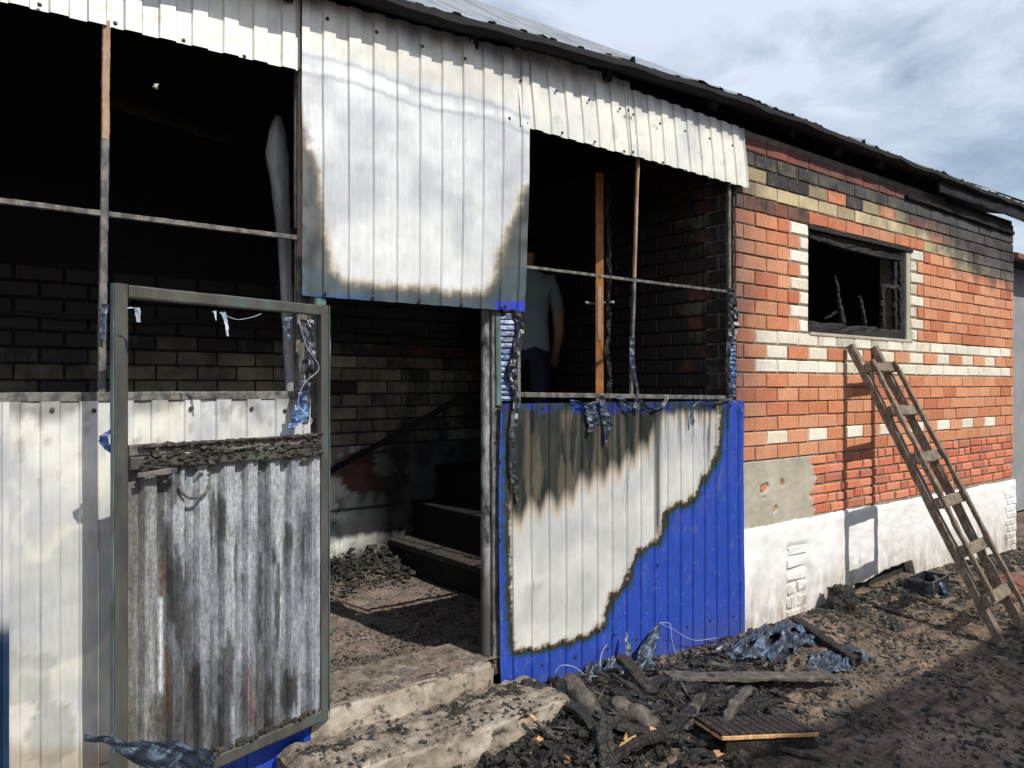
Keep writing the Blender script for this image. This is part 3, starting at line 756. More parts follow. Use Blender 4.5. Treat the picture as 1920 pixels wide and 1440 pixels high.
# big middle sheet
polyB = [(540, -80), (556, 150), (574, 262), (596, 318), (610, 440), (624, 505), (650, 528), (760, 538), (850, 548), (905, 546), (924, 530), (934, 480), (950, 430), (971, 385), (982, 350), (1010, 330), (1000, -80)]
def colB(px, py, x, z, p):
    d = poly_d(polyB, px, py)+5*fr(x, 0, z, 12, 3)+3.5*fr(x, 0, z, 45, 3)+(1.5 if p else -1.5)
    out_ = mixc(A(70, 76, 78), A(100, 106, 106), swirl(x, z, 2))
    if py > 525 and px < 720: out_ = mixc(out_, A(56, 82, 176), sm(545+.12*(px-568)*0, 556+.05*(px-568), py+6*nz(x, 0, z, 20))*sm(740, 600, px)+.0)
    if py > 563 and px > 928: out_ = mixc(out_, A(60, 72, 190), sm(562, 568, py))
    elif py > 500: out_ = mixc(out_, A(70, 92, 104), .5)
    ins = mixc(A(196, 200, 203), A(222, 224, 224), swirl(x, z))  # swirling sheen of the metal painted in as two greys
    ins = mixc(ins, A(228, 229, 227), sm(2.35, 2.2, z-.22*nz(x, 0, 0, 2)+.05*math.cos(x*6)))
    b1 = math.exp(-((z-(2.90+.015*math.sin(x*9)))/.016)**2); ins = mixc(ins, A(240, 241, 240), b1*.8*(.4+.6*p)); b2 = math.exp(-((z-(2.94+.012*math.sin(x*9+1)))/.010)**2)+math.exp(-((z-2.865-.012*math.sin(x*9+1))/.009)**2); ins = mixc(ins, A(168, 174, 178), b2*.7)
    ins = mixc(ins, A(228, 220, 200), .5*sm(2.95, 3.0, z))
    c = ramp([(-20, out_), (-10, mixc(out_, A(104, 100, 90), .6)), (-3, A(146, 138, 124)), (1, A(190, 182, 166)), (5, A(212, 209, 202)), (11, ins)], d)
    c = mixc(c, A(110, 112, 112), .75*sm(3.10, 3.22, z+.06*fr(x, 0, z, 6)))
    k = sm(600, 575, px)*sm(200, 300, py); c = mixc(c, A(70, 74, 74), k*.8*sm(-.1, .4, fr(x, 0, z, 24, 5)))
    return c
zB = zline((568, 556), (975, 585))
sb = sheet('metal_sheet', 1.255, 2.425, lambda s: ze(s)-.035, zB, 2.975, colB, porch, warp=.007, row=.009, sub=5, xsh=lambda x, z: (.015*math.sin((z-2.0)*2.4)+.02*(z-2.6)*(x-1.8))*sm(1.3, 2.4, x), ph=.02)
sb['label'] = 'large hanging metal sheet over the doorway, blue only along its foot'
for q in ((614, 35), (706, 60), (792, 87), (872, 110), (955, 222), (610, 550), (700, 556), (787, 563), (866, 570), (941, 576), (948, 574)): screw(*q, sb, 2.962)
# lower right sheet: burnt white patch with dark rim in the blue paint
polyF = [(953, 755), (950, 960), (952, 1060), (954, 1150), (962, 1222), (1000, 1220), (1060, 1206), (1100, 1192), (1132, 1172), (1143, 1130), (1150, 1116), (1172, 1098), (1184, 1060), (1198, 1035), (1232, 1016), (1240, 1000), (1250, 962), (1262, 950), (1290, 943), (1308, 925), (1318, 895), (1334, 880), (1345, 850), (1350, 810), (1352, 780), (1350, 757)]
TARY = [(950, 955), (1000, 935), (1050, 925), (1090, 890), (1150, 868), (1190, 835), (1228, 800), (1236, 752), (1400, 750)]
def colF(px, py, x, z, p):
    d = poly_d(polyF, px, py)+3.5*fr(x, 0, z, 13, 3)+4.5*fr(x, 0, z, 50, 3)+(1.5 if p else -1.5)
    blue = mixc(BLUE, A(56, 84, 182), .5+.5*nz(x, 0, z, 3)); blue = mixc(blue, A(92, 96, 150), .35*sm(.22, .05, z-.03*nz(x, 0, z, 10)))
    if nz(x, 0, z, 70, 2) > .74: blue = mixc(blue, A(150, 165, 205), .5)
    tz = 26*abs(((x/.115) % 1)*2-1)+14*nz(x, 0, 0, 9)
    ins = mixc(A(206, 207, 204), A(226, 225, 220), swirl(x, z)); 
    yb_ = interp(TARY, px)+tz
    ins = mixc(ins, A(234, 231, 221), sm(40, 80, py-interp([(950, 1130), (1100, 1110), (1180, 1060), (1240, 930), (1350, 830)], px)+30*nz(x, 0, z, 3))*.7)
    ins = mixc(ins, A(190, 193, 194), .5*math.exp(-((py-yb_-62)/30)**2)); 
    tar = mixc(A(98, 92, 80), A(60, 64, 58), sm(-.15, .3, fr(x, 0, z*.2, 9, 7)));
    tar = mixc(tar, A(44, 50, 48), sm(.02, .3, fr(x, 0, z*.12, 22, 6)))
    k = sm(22, -14, py-yb_); ins = mixc(ins, A(196, 178, 152), .7*sm(38, 0, abs(py-yb_-6))); ins = mixc(ins, tar, k)
    if px < 975: ins = mixc(ins, A(70, 72, 64), sm(975, 955, px)*sm(1010, 900, py))
    st = math.exp(-((px-1233)/5)**2)*sm(1020, 990, py); ins = mixc(ins, A(82, 82, 78), st)
    c = ramp([(-12, blue), (-8, A(44, 84, 120)), (-5, A(56, 70, 64)), (0, A(60, 54, 46)), (3, A(96, 86, 72)), (6, mixc(ins, A(190, 178, 158), .6)), (12, ins)], d)
    if d < -14: c = mixc(c, A(120, 128, 160), .22*sm(.38, .6, fr(x, 0, z*.5, 26, 17))+.35*sm(-45, -14, d)*sm(.15, .35, fr(x, 0, z*.15, 60, 18)))
    if py < 778 and px < 1345: c = mixc(c, mixc(A(44, 66, 150), A(50, 66, 72), sm(-.2, .2, nz(x, 0, z, 12))), sm(780, 764, py+8*nz(x, 0, 0, 12)))
    dr = sm(.22, .36, fr(x, 0, z*.03, 30, 11))*sm(1.1, 1.5, z+.3*nz(x, 0, 0, 13)); c = mixc(c, A(52, 52, 48), dr*.7)
    return c
F0, F1 = W(936, 900).x, W(1389, 900).x
zt_f = zline((935, 757), (1388, 751)); 
sf = sheet('metal_sheet', F0, F1, zt_f, lambda s: interp([(F0, .13), (2.8, .09), (3.4, .03), (4.3, -.08)], s)-.03, 2.99, colF, porch, row=.0075, sub=6, ph=.03, warp=.005, ydisp=lambda x, z: -.03*sm(2.36, F0, x)*0-.006*math.exp(-((x-2.5)/.05)**2-((z-.6)/.03)**2), xsh=lambda x, z: -.018*math.sin(z*1.8)*sm(2.6, 2.25, x)+.012*sm(1.2, 0, z)*sm(3.9, 4.3, x))
sf['label'] = 'lower sheet right of the doorway, blue with a large white burnt patch'
for q in ((939, 762), (937, 818), (938, 866), (938, 1012), (1370, 760), (1018, 766), (1234, 1059), (1017, 1247), (1079, 1232), (1139, 1217), (1193, 1199), (1152, 1190), (1288, 1175), (1332, 1163), (1375, 1155), (1228, 772)): screw(*q, sf, 2.974)
# lower left sheets
def colE(px, py, x, z, p):
    c = mixc(A(222, 220, 210), A(198, 200, 200), swirl(x, z, 1.3)); c = mixc(c, A(234, 233, 226), sm(-.1, .5, fr(x, 0, z, 2.4, 6)))
    bl = math.exp(-((px-118)/70)**2-((py-1100)/45)**2); f_ = fr(x, 0, z, 2.3, 14, 4)+.5*bl; c = mixc(c, A(160, 164, 160), sm(.28, .36, f_)*sm(.95, .75, z)*.65); c = mixc(c, A(150, 138, 116), .6*math.exp(-((f_-.31)/.012)**2)*sm(.95, .75, z))
    f_ = fr(x, 0, z, 1.7, 31, 4); c = mixc(c, A(186, 190, 190), .5*sm(.06, .22, f_)); c = mixc(c, A(238, 235, 224), .4*math.exp(-((f_-.08)/.05)**2))
    sp = sm(.25, .5, fr(x, 0, z*.35, 26, 3))*sm(1.1, 1.5, z); c = mixc(c, A(130, 122, 110), sp*.5)
    c = mixc(c, A(92, 90, 86), sm(1.47, 1.53, z+.05*nz(x, 0, 0, 9))*.6*sm(-.2, .3, nz(x, 0, z, 9, 2)))
    d = py-(1338+.0*(px)+8*nz(x, 0, z, 9)) if px > 400 else py-1420-20*nz(x, 0, 0, 6)
    if px > 400: c = ramp([(-14, c), (-8, A(96, 84, 66)), (-2, TEAL), (4, BLUE)], d)
    else: c = mixc(c, A(150, 132, 104), sm(-40, 0, d)*.6)
    return c
zt_e = lambda s: 1.545
se = sheet('metal_sheet', W(14, 900).x, 1.30, zt_e, lambda s: -.12, 3.0, colE, porch, row=.013, warp=.006, ph=.02)
se['label'] = 'lower sheet behind the open door, burnt white with blotched scorch marks'
def colE2(px, py, x, z, p):
    c = mixc(A(190, 192, 196), A(216, 214, 210), swirl(x, z)); return mixc(c, A(28, 52, 84), sm(1150, 1200, py+10*nz(x, 0, z, 9)))
se2 = sheet('metal_sheet', -1.2, W(16, 900).x, zt_e, lambda s: -.12, 2.99, colE2, porch, row=.03, ph=.05)
for q in ((98, 768), (176, 770), (358, 766), (472, 766), (534, 770)): screw(*q, se, 2.985)
# blue jamb flashing beside the doorway
# frame bars
def bar(a, b_, wd=.024, mat='bar', y=3.012, **k):
    return beam('frame_bar', W(*a, y), W(*b_, y), wd, wd, M[mat], porch, **dict(dict(n=40, rough=.0016, seed=a[0], freq=60), **k))
o = bar((199, 40), (197, 262), .024, 'barrust'); o['label'] = 'upper part of the mullion, rusted tan'
bar((197, 262), (190, 738), .025)
bar((-120, 362), (556, 446), .019); bar((-120, 747), (556, 741), .034, n=40)
bar((564, 130), (562, 480), .018, 'barrust'); bar((562, 480), (556, 745), .020)
bar((597, 560), (597, 640), .05, 'teal', 3.0); bar((585, 500), (585, 1345), .04, 'bar', 3.03)
bar((982, 500), (1370, 548), .016); bar((968, 740), (1370, 746), .026); bar((1196, 295), (1189, 520), .018, 'barrust'); bar((1189, 520), (1183, 744), .019)
bar((1366, 345), (1367, 760), .024); bar((970, 570), (971, 760), .022)
b = beam('door_post', W(927, 575, 3.02), W(930, 1262, 3.02), .028, .05, M['bar'], porch, n=30, rough=.003); beam('door_post', W(933, 585, 3.0), W(935, 760, 3.0), .012, .03, M['teal'], porch, n=6)
def m_pipe():
    m, t, b = newmat('scorched_pipe'); v = posn(t, (1, 1, .5)); n = noi(t, v, 14, 6, .65, .4)
    c = rmp(t, n, [(.38, (.03, .03, .032)), (.46, (.16, .16, .17)), (.6, (.42, .42, .43)), (.78, (.62, .62, .62))])
    g = t.nodes.new('ShaderNodeNewGeometry'); sx = t.nodes.new('ShaderNodeSeparateXYZ'); t.links.new(g.outputs['Position'], sx.inputs[0])
    c = mix(t, math_(t, 'MULTIPLY', math_(t, 'SUBTRACT', .95, sx.outputs[2]), 2.2, clamp=True), c, (.075, .068, .062))
    t.links.new(c, b.inputs['Base Color']); b.inputs['Roughness'].default_value = .6; bump(t, b, n, .5, .004); return m
M['pipe'] = m_pipe()
M['gutter'] = m_simple('scorched_galvanised_gutter', [(.3, (.12, .12, .12)), (.5, (.26, .26, .26)), (.62, (.42, .42, .42)), (.75, (.10, .10, .10))], 9, rough=.5, metal=.2, sc=(1, 1, .3))
pp = [W(914, 520+i*18, 3.06) for i in range(41)]; tube('pipe_post', pp, .033, M['pipe'], porch, 20, .01)
tube('pipe_post', [(1.29, 3.05, .2), (1.29, 3.05, 3.2)], .033, M['bar'], porch, 16)
beam('header_beam', (1.25, 3.04, 2.22), (2.42, 3.04, 2.22), .05, .05, M['char'], porch, n=8, rough=.004)
beam('top_plate', (-1.2, 3.06, 3.12), (4.2, 3.06, 3.16), .06, .08, M['char'], porch, n=30, rough=.01)
box('end_wall', -1.26, -1.2, 2.98, 5.3, -.2, 3.2, M['sootwall'], porch)
# door leaf
H0 = Vector((1.352, 2.945, 0)); dd = Vector((-.963, -.269, 0)); dn = Vector((.269, -.963, 0))   # dn faces the yard
DW = .868
door = thing('door', None, None, (0, 0, 0)); door.parent = porch; door.location = -porch.location; door['label'] = 'open steel framed door swung back against the left wall, pane gone'
def DP(u, z, o=0): return H0+dd*u+dn*o+Vector((0, 0, z))
def dbar(name, a, b_, w_, h_, mat='frame', **k): return beam(name, a, b_, w_, h_, M[mat], door, **dict(dict(n=24, rough=.0012, seed=3, up=tuple(dn)), **k))
dbar('door_stile', DP(.020, .235), DP(.020, 1.925), .036, .03)
dbar('door_stile', DP(-.003, .235, -.005), DP(-.003, 1.925, -.005), .004, .04, 'teal'); dbar('door_stile', DP(DW-.022, .235), DP(DW-.022, 1.925), .042, .028)
dbar('door_stile', DP(DW+.0015, .235, -.002), DP(DW+.0015, 1.925, -.002), .004, .02, 'teal')
dbar('door_rail', DP(.040, 1.902), DP(DW-.044, 1.902), .042, .03); dbar('door_rail', DP(.040, .260), DP(DW-.044, .260), .046, .03)
dbar('door_rail', DP(.040, 1.382, .002), DP(DW-.044, 1.388, .002), .036, .03, 'bar', rough=.004); dbar('door_rail', DP(.040, 1.340, .008), DP(DW-.044, 1.346, .008), .044, .036, 'frame', rough=.003)
def colG(px, py, x, z, p):
    n1_ = fr(x, 0, z*.06, 15, 4, 5); n2_ = .5*fr(x, 0, z*.3, 30, 7, 5)
    c = ramp([(-.5, A(62, 63, 64)), (-.12, A(90, 93, 96)), (.15, A(122, 127, 134)), (.5, A(162, 166, 170))], n1_*.55+n2_*.5+(.10 if p else -.10)+.12+.22*sm(1.0, 1.3, z)-.16*sm(.75, .35, z)+.12*sm(400, 560, px))  # rib shading put into the colour: crests lighter, valleys darker
    c = mixc(c, A(44, 41, 38), sm(.25, .45, fr(x, 0, z*.12, 24, 21, 5)+.14*math.exp(-((px-430)/90)**2)-.1*sm(1.0, 1.2, z))*.8)
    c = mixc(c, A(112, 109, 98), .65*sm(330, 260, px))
    c = mixc(c, A(104, 60, 36), .65*math.exp(-((px-303)/5)**2)*sm(1040, 1060, py)*sm(1125, 1100, py)); c = mixc(c, A(112, 66, 40), .6*math.exp(-((px-470)/5)**2)*sm(1240, 1260, py)*sm(1420, 1360, py))
    c = mixc(c, A(100, 66, 34), .9*math.exp(-((px-311)/4)**2)*sm(1200, 1230, py)*sm(1370, 1320, py)); c = mixc(c, A(205, 212, 214), math.exp(-((px-(300+.012*(py-1120)))/4)**2)*sm(1115, 1125, py)*sm(1310, 1290, py))
    return c
def dframe(x, y, z): return H0+dd*x+dn*(-y)+Vector((0, 0, z))
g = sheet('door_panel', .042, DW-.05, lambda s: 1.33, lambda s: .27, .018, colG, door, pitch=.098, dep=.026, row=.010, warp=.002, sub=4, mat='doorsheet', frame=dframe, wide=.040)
mbx = MB()
for i in range(620):
    u = random.uniform(.05, DW-.08); k = random.gauss(0, .016); r_ = random.uniform(.002, .0065)*(1.3 if u < .25 or .5 < u < .8 else .9)
    bmt = bmesh.new(); bmesh.ops.create_icosphere(bmt, subdivisions=1, radius=r_)
    q = DP(u, 1.350+random.gauss(0, .018) if random.random() < .6 else 1.40, random.uniform(.022, .034) if random.random() < .7 else random.uniform(-.01, .02))
    mbx.add([q+(v.co*(1+1.1*noise.noise(v.co*140+q*40))+dd*v.co.dot(dd)*1.4) for v in bmt.verts], [tuple(v.index for v in f.verts) for f in bmt.faces]); bmt.free()
o = mbx.make('ash_crust', M['crust'], door); o['kind'] = 'stuff'
mbx = MB()
for i in range(120):
    u = random.uniform(.045, DW-.3) ; r_ = random.uniform(.004, .012); bmt = bmesh.new(); bmesh.ops.create_icosphere(bmt, subdivisions=1, radius=r_)
    q = DP(u, .292, random.uniform(-.01, .02)); mbx.add([q+v.co for v in bmt.verts], [tuple(v.index for v in f.verts) for f in bmt.faces]); bmt.free()
o = mbx.make('bottom_ash_crust', M['crust'], door); o['kind'] = 'stuff'
dbar('latch', DP(DW-.06, 1.31, .04), DP(DW-.19, 1.315, .04), .016, .012, 'bar', rough=.003)
tube('latch_rod', [DP(.50, 1.37, .04), DP(.36, 1.375, .04)], .004, M['bar'], door)
tube('door_handle', [DP(.60+.055*math.cos(a), 1.26+.05*math.sin(a), .025) for a in [math.pi*(1+i/10) for i in range(11)]], .005, M['bar'], door)
for zz in (.45, 1.7): tube('hinge', [DP(-.008, zz, 0), DP(-.008, zz+.09, 0)], .011, M['bar'], door)

# ================================================================== INSIDE THE PORCH
fl = []; nx_, ny_ = 90, 70
for i in range(nx_+1):
    for j in range(ny_+1):
        x = lerp(-1.2, 4.2, i/nx_); y = lerp(2.99, 5.32, (j/ny_))
        z = .275-.07*sm(3.0, 3.7, y)+.012*fr(x, y, 0, 3)+.006*fr(x, y, 0, 16)+.05*sm(4.9, 5.3, y)
        fl.append((x, y, z))
fs = [(i*(ny_+1)+j, (i+1)*(ny_+1)+j, (i+1)*(ny_+1)+j+1, i*(ny_+1)+j+1) for i in range(nx_) for j in range(ny_)]
tag(mk('porch_floor', fl, fs, M['floor'], None, True), kind='structure')
inner = thing('inner_brick_wall', 'sooty pale brick wall with peeling plaster at the back of the porch', 'wall', (2, 5.3, 0))
ib = []
for r in range(12):
    zc = 1.145+.0485+r*PITZ; x = .1+(.129 if r % 2 else 0)
    while x < 4.4:
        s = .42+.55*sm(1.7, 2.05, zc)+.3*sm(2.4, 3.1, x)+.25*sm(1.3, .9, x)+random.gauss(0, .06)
        c = random.choice([A(178, 168, 140), A(165, 155, 130), A(150, 140, 118)])
        if random.random() < .09 and zc > 1.4: c = A(160, 84, 68); s = .78
        ib.append((x+PITX/2, zc, BL, BH, c, min(1.1, s), random.uniform(-.003, .003), .006)); x += PITX
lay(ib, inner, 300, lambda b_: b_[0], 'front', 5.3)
box('mortar_bed', -1.2, 4.6, 5.315, 5.5, .0, 3.5, M['black'], inner)
# plaster below with peeled patches
vs = []; nx_, nz_ = 150, 50; cl = []
for i in range(nx_+1):
    for j in range(nz_+1):
        x = lerp(-.6, 4.2, i/nx_); z = lerp(.15, 1.14, j/nz_)
        px, py = P(x, 5.28, z)
        y = 5.288-.006*fr(x, 0, z, 3)-.003*fr(x, 0, z, 14)
        d = poly_d([(615, 885), (660, 850), (760, 842), (768, 900), (742, 935), (700, 920), (655, 925), (635, 895)], px, py)+8*fr(x, 0, z, 9, 3)
        d2 = poly_d([(705, 850), (738, 850), (750, 888), (720, 895), (702, 880)], px, py)+4*fr(x, 0, z, 14)
        c = mixc(A(150, 152, 146), A(186, 186, 180), .5+fr(x, 0, z, 5)); c = mixc(c, A(105, 105, 102), sm(.0, .4, fr(x, 0, z, 7, 5)))
        if d > 0 and d2 < 0: c = mixc(A(112, 76, 64), A(84, 62, 54), .5+fr(x, 0, z, 12)); y += .012
        if abs(py-(960-.095*(px-615))) < 1.6: c = DARK; y += .01
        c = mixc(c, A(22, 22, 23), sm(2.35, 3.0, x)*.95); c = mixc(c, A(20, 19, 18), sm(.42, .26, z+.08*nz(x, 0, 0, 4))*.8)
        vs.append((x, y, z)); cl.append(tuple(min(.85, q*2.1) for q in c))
fs = [(i*(nz_+1)+j, (i+1)*(nz_+1)+j, (i+1)*(nz_+1)+j+1, i*(nz_+1)+j+1) for i in range(nx_) for j in range(nz_)]
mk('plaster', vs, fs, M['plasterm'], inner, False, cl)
beam('ledge', (-.5, 5.26, 2.02), (3.9, 5.26, 2.0), .05, .03, M['sootwall'], inner, n=50, rough=.012)
# side wall (return of the brick house into the porch)
sidew = thing('side_brick_wall', 'blackened brick return wall seen through the right window opening', 'wall', (4.2, 4.2, 0))
sbk = []
for r in range(-9, 14):
    zc = Z0+.0485+r*PITZ; y = 3.01+(.129 if r % 2 else 0)
    if r % 2: sbk.append((3.07, zc, .115, BH, A(150, 140, 125), .7, 0, .005))
    while y < 5.2:
        s = 1.02+random.gauss(0, .04)
        if y < 3.3: s = .80
        sbk.append((y+PITX/2, zc, BL, BH, random.choice(REDS+TAN), min(1.1, s), random.uniform(-.003, .003), .006)); y += PITX
lay(sbk, sidew, 300, lambda b_: b_[0], 'side', 4.19)
box('mortar_bed', 4.178+.022, 4.30, 3.02, 5.3, 0, 3.4, M['black'], sidew) if False else None
box('mortar_bed', 4.202, 4.47, 3.245, 5.3, .8, 3.27, M['black'], sidew)
# steps up to the house door
steps = thing('inner_steps', 'charred steps rising to the right inside the doorway, ash on the lowest tread', 'steps', (3.2, 4.2, .2))
for i, (xa, zt_) in enumerate(((2.93, .42), (3.14, .69), (3.36, .96))):
    vv = []; box('tread', xa-.02, xa+.23 if i < 2 else 4.19, 3.12, 5.25, zt_-.045, zt_, M['crust'] if i == 0 else M['black'], steps, .006)
    box('riser', xa, xa+.02, 3.13, 5.25, .15, zt_-.046, M['black'], steps)
rail = tube('inner_handrail', [W(616, 885, 5.15), W(760, 806, 5.0), W(870, 742, 4.8)], .022, M['black'], None, 10); tag(rail, 'black diagonal handrail in front of the sooty inner wall', 'handrail')
# wooden door leaf seen on edge
D0 = W(1124, 722, 3.46); ddx = Vector((.71, .714, 0)).normalized(); dpx = Vector((.714, -.71, 0))
wd = thing('wooden_door', 'open orange-brown wooden door seen edge-on inside the right window opening', 'door', (D0.x, D0.y, .97))
beam('door_leaf', D0+Vector((0, 0, -.62)), D0+Vector((0, 0, 1.33)), .05, .04, M['orange'], wd, n=10, up=tuple(ddx))
vs, fs = beamv(D0+ddx*.41+Vector((0, 0, -.62)), D0+ddx*.41+Vector((0, 0, 1.33)), .05, .76, n=10, up=tuple(ddx)); mk('door_face', vs, fs, M['black'], wd)
beam('burnt_edging', D0+dpx*.06+Vector((0, 0, -.62)), D0+dpx*.05+Vector((0, 0, 1.3)), .022, .03, M['char'], wd, n=60, rough=.02, freq=60, up=tuple(ddx))
beam('lock_plate', D0-ddx*.022+Vector((0, 0, .28))+dpx*.0, D0-ddx*.022+Vector((0, 0, .62)), .022, .004, M['barrust'], wd, n=2, up=tuple(ddx))
for sgn in (-1, 1):
    tube('handle', [D0+ddx*.05+Vector((0, 0, .52)), D0+ddx*.05+dpx*sgn*.06+Vector((0, 0, .52)), D0+ddx*.0+dpx*sgn*.085+Vector((0, 0, .52))], .009, M['pipe'], wd)
# leaning galvanised piece in the left opening
cs = [(521, 218, 10), (520, 250, 34), (519, 290, 48), (524, 340, 40), (530, 420, 30), (535, 500, 26), (539, 600, 24), (543, 700, 22), (548, 800, 20)]
vs = []; fs = []; NN = 9
path = []
for (x, y, wd_) in cs: path.append((W(x, y, 3.32), wd_/1442*3.5))
pts_ = smoothpath([p for p, _ in path], 5)
for i, p in enumerate(pts_):
    t = i/(len(pts_)-1)*(len(path)-1); k = min(int(t), len(path)-2); wdt = lerp(path[k][1], path[k+1][1], t-k)
    for j in range(NN):
        a = math.pi*(j/(NN-1)); vs.append(p+Vector((math.cos(a)*wdt/2*.9, -math.sin(a)*wdt*.35, 0))+Vector((.004*nz(i, j, 0, .6), .006*nz(i, j, 2, .5), 0)))
fs = [(i*NN+j, i*NN+j+1, (i+1)*NN+j+1, (i+1)*NN+j) for i in range(len(pts_)-1) for j in range(NN-1)]
o = mk('bent_gutter', vs, fs, M['gutter'], None, True); solid(o, .002); tag(o, 'torn grey metal gutter standing upright inside the left window opening', 'gutter')
beam_o = beam('charred_beam', W(190, 185, 4.6), W(430, 262, 4.9), .06, .05, M['sootwall'], None, n=20, rough=.01); tag(beam_o, 'faint charred beam high in the dark left opening', 'beam')

# person standing in the gloom
def person():
    root = thing('person', 'person in pale grey t-shirt and dark jeans standing inside, seen from behind', 'person', (3.56, 4.36, .96))
    sk = [(0, 0, .95), (0, 0, 1.08), (0, 0, 1.25), (0, 0, 1.40), (0, 0, 1.47), (0, .03, 1.53), (0, .04, 1.64), (0, .03, 1.72)]
    rad = [.155, .15, .165, .165, .07, .058, .095, .075]
    ed = [(i, i+1) for i in range(7)]
    def chain(start, pts, rs):
        p = start
        for q, r_ in zip(pts, rs): sk.append(q); rad.append(r_); ed.append((p, len(sk)-1)); p = len(sk)-1
        return p
    for s in (-1, 1):
        chain(3, [(s*.17, 0, 1.41), (s*.235, .01, 1.22), (s*.25, .07, 1.02), (s*.24, .16, .90), (s*.235, .21, .85)], [.07, .052, .042, .032, .034])
        chain(0, [(s*.09, 0, .86), (s*.105, 0, .5), (s*.11, -.02, .10), (s*.115, .10, .035)], [.105, .072, .05, .04])
        for f in range(5):
            bx = s*(.215+.012*f); base = (s*.235, .21, .85)
            p = len([0]); idx = max(i for i, q in enumerate(sk) if q == base)
            chain(idx, [(bx, .235, .82-.004*f), (bx, .25, .775+.012*abs(f-2))], [.010, .008])
    me = bpy.data.meshes.new('tmp'); me.from_pydata(sk, ed, []); o = bpy.data.objects.new('tmp', me); C.objects.link(o)
    m = o.modifiers.new('skin', 'SKIN'); 
    for i, v in enumerate(me.skin_vertices[0].data): v.radius = (rad[i]*(1.0 if i > 3 else 1.15), rad[i]*(.72 if i <= 3 else 1)); v.use_root = (i == 0)
    s2 = o.modifiers.new('sub', 'SUBSURF'); s2.levels = 4; s2.render_levels = 4
    dg = bpy.context.evaluated_depsgraph_get(); me2 = bpy.data.meshes.new_from_object(o.evaluated_get(dg)); me2.name = 'body'
    bpy.data.objects.remove(o)
    me2.materials.clear()
    for k in ('skin', 'shirt', 'jeans', 'hair'): me2.materials.append(M[k])
    for p in me2.polygons:
        c = p.center; p.use_smooth = True
        if c.z > 1.50: p.material_index = 3 if (c.z > 1.60 and c.y < .08) or c.z > 1.70 else 0
        elif c.z > .90+.012*math.sin(c.x*30) and abs(c.x) < .20 or c.z > 1.18: p.material_index = 1
        elif abs(c.x) > .19 and c.z > .6: p.material_index = 0
        else: p.material_index = 2
    b_ = bpy.data.objects.new('body', me2); C.objects.link(b_); b_.parent = root
    root.rotation_euler = (0, 0, R(-35))
person()

# ================================================================== THRESHOLD
def slab(name, x0, x1, y0, y1, z0, z1, label, seed, rnd=.014, amp=.010, n=(110, 34, 16), cat='step'):
    """rounded, worn concrete slab: top and yard face as one displaced skin"""
    nx_, na, nb = n; prof_ = []
    for j in range(na+1): prof_.append((lerp(y1, y0+rnd, j/na), z1, 'top'))
    for k in range(1, 5):
        a = math.pi/2*k/5; prof_.append((y0+rnd-rnd*math.sin(a), z1-rnd+rnd*math.cos(a), 'edge'))
    for j in range(nb+1): prof_.append((y0, lerp(z1-rnd, z0, j/nb), 'front'))
    vs = []
    for i in range(nx_+1):
        x = lerp(x0, x1, i/nx_); ends = min((x-x0), (x1-x))
        for (y, z, k) in prof_:
            dy = amp*fr(x, y, z, 4, seed)+amp*.4*fr(x, y, z, 17, seed); chip = sm(.25, .5, fr(x, 0, z*.5, 3.2, seed+4))*.045
            yy = y-(dy if k != 'top' else 0)+(chip if k != 'top' else 0)+.05*sm(.06, 0, ends)*(1 if k != 'top' else .3); zz = z+(amp*.6*fr(x, y, 0, 5, seed+2)+amp*.3*fr(x, y, 0, 22, seed) if k == 'top' else 0)-(chip*.7 if k == 'edge' else 0)-.03*sm(.05, 0, ends)
            vs.append((x, yy, zz))
    m = len(prof_); fs = [(i*m+j, i*m+j+1, (i+1)*m+j+1, (i+1)*m+j) for i in range(nx_) for j in range(m-1)]
    for e in (0, nx_):
        b_ = len(vs); vs.append((x0 if e == 0 else x1, y1, z0)); fs.append(tuple([e*m+j for j in range(m)]+[b_]))
    return tag(mk(name, vs, fs, M['conc'], None, True), label, cat)
slab('door_sill', 1.30, 2.235, 2.935, 3.30, .06, .275, 'worn tan concrete sill across the doorway', 3)
slab('concrete_step', 1.15, 2.44, 2.62, 2.95, -.15, .165, 'broken lower concrete step strewn with cinders in front of the sill', 9, .022, .034)

# ================================================================== MELTED PLASTIC HANGING ON THE FRAME
sx1 = (1, 0, 0)
def rb(name, label, pix, wpx, y=2.965, mat='film', cat='plastic strip', **k):
    pts = [W(a, b_, y+(k2[0] if k2 else 0)) for a, b_, *k2 in pix]; sc = (pts[0]-camo.location).length*1.0/1442
    o = ribbon(name, pts, [q*sc for q in wpx], (1, -.3, 0), M[mat], None, **k); return tag(o, label, cat)
rb('melted_strip', 'corrugated dark blue plastic remnant screwed beside the doorway above the blue sheet', [(951, 588), (951, 640), (951, 700), (950, 752)], [28, 34, 32, 30], 2.992, 'filmb', crump=.002, ridge=.003, sm_=16, nv=8)
rb('melted_strip', 'crumpled black plastic hanging over the edge of the blue remnant by the doorway', [(962, 580), (974, 610), (966, 660), (958, 700), (968, 745), (966, 800)], [18, 16, 13, 15, 10, 6], 2.97, 'filmk', crump=.014)
rb('melted_strip', 'long black drip running down the left edge of the burnt patch', [(966, 740), (960, 800), (960, 860), (966, 905), (970, 938)], [6, 8, 10, 14, 6], 2.965, 'filmk', crump=.008)
rb('melted_strip', 'knotted black and blue plastic on the upper right window post', [(1368, 540), (1372, 570), (1374, 610), (1371, 645)], [14, 20, 20, 14], 2.985, 'filmk', crump=.012)
rb('melted_strip', 'ribbed blue plastic strip on the lower right window post', [(1374, 640), (1375, 680), (1374, 742)], [12, 14, 12], 2.985, 'filmb', crump=.002, ridge=.003, sm_=18, nv=5)
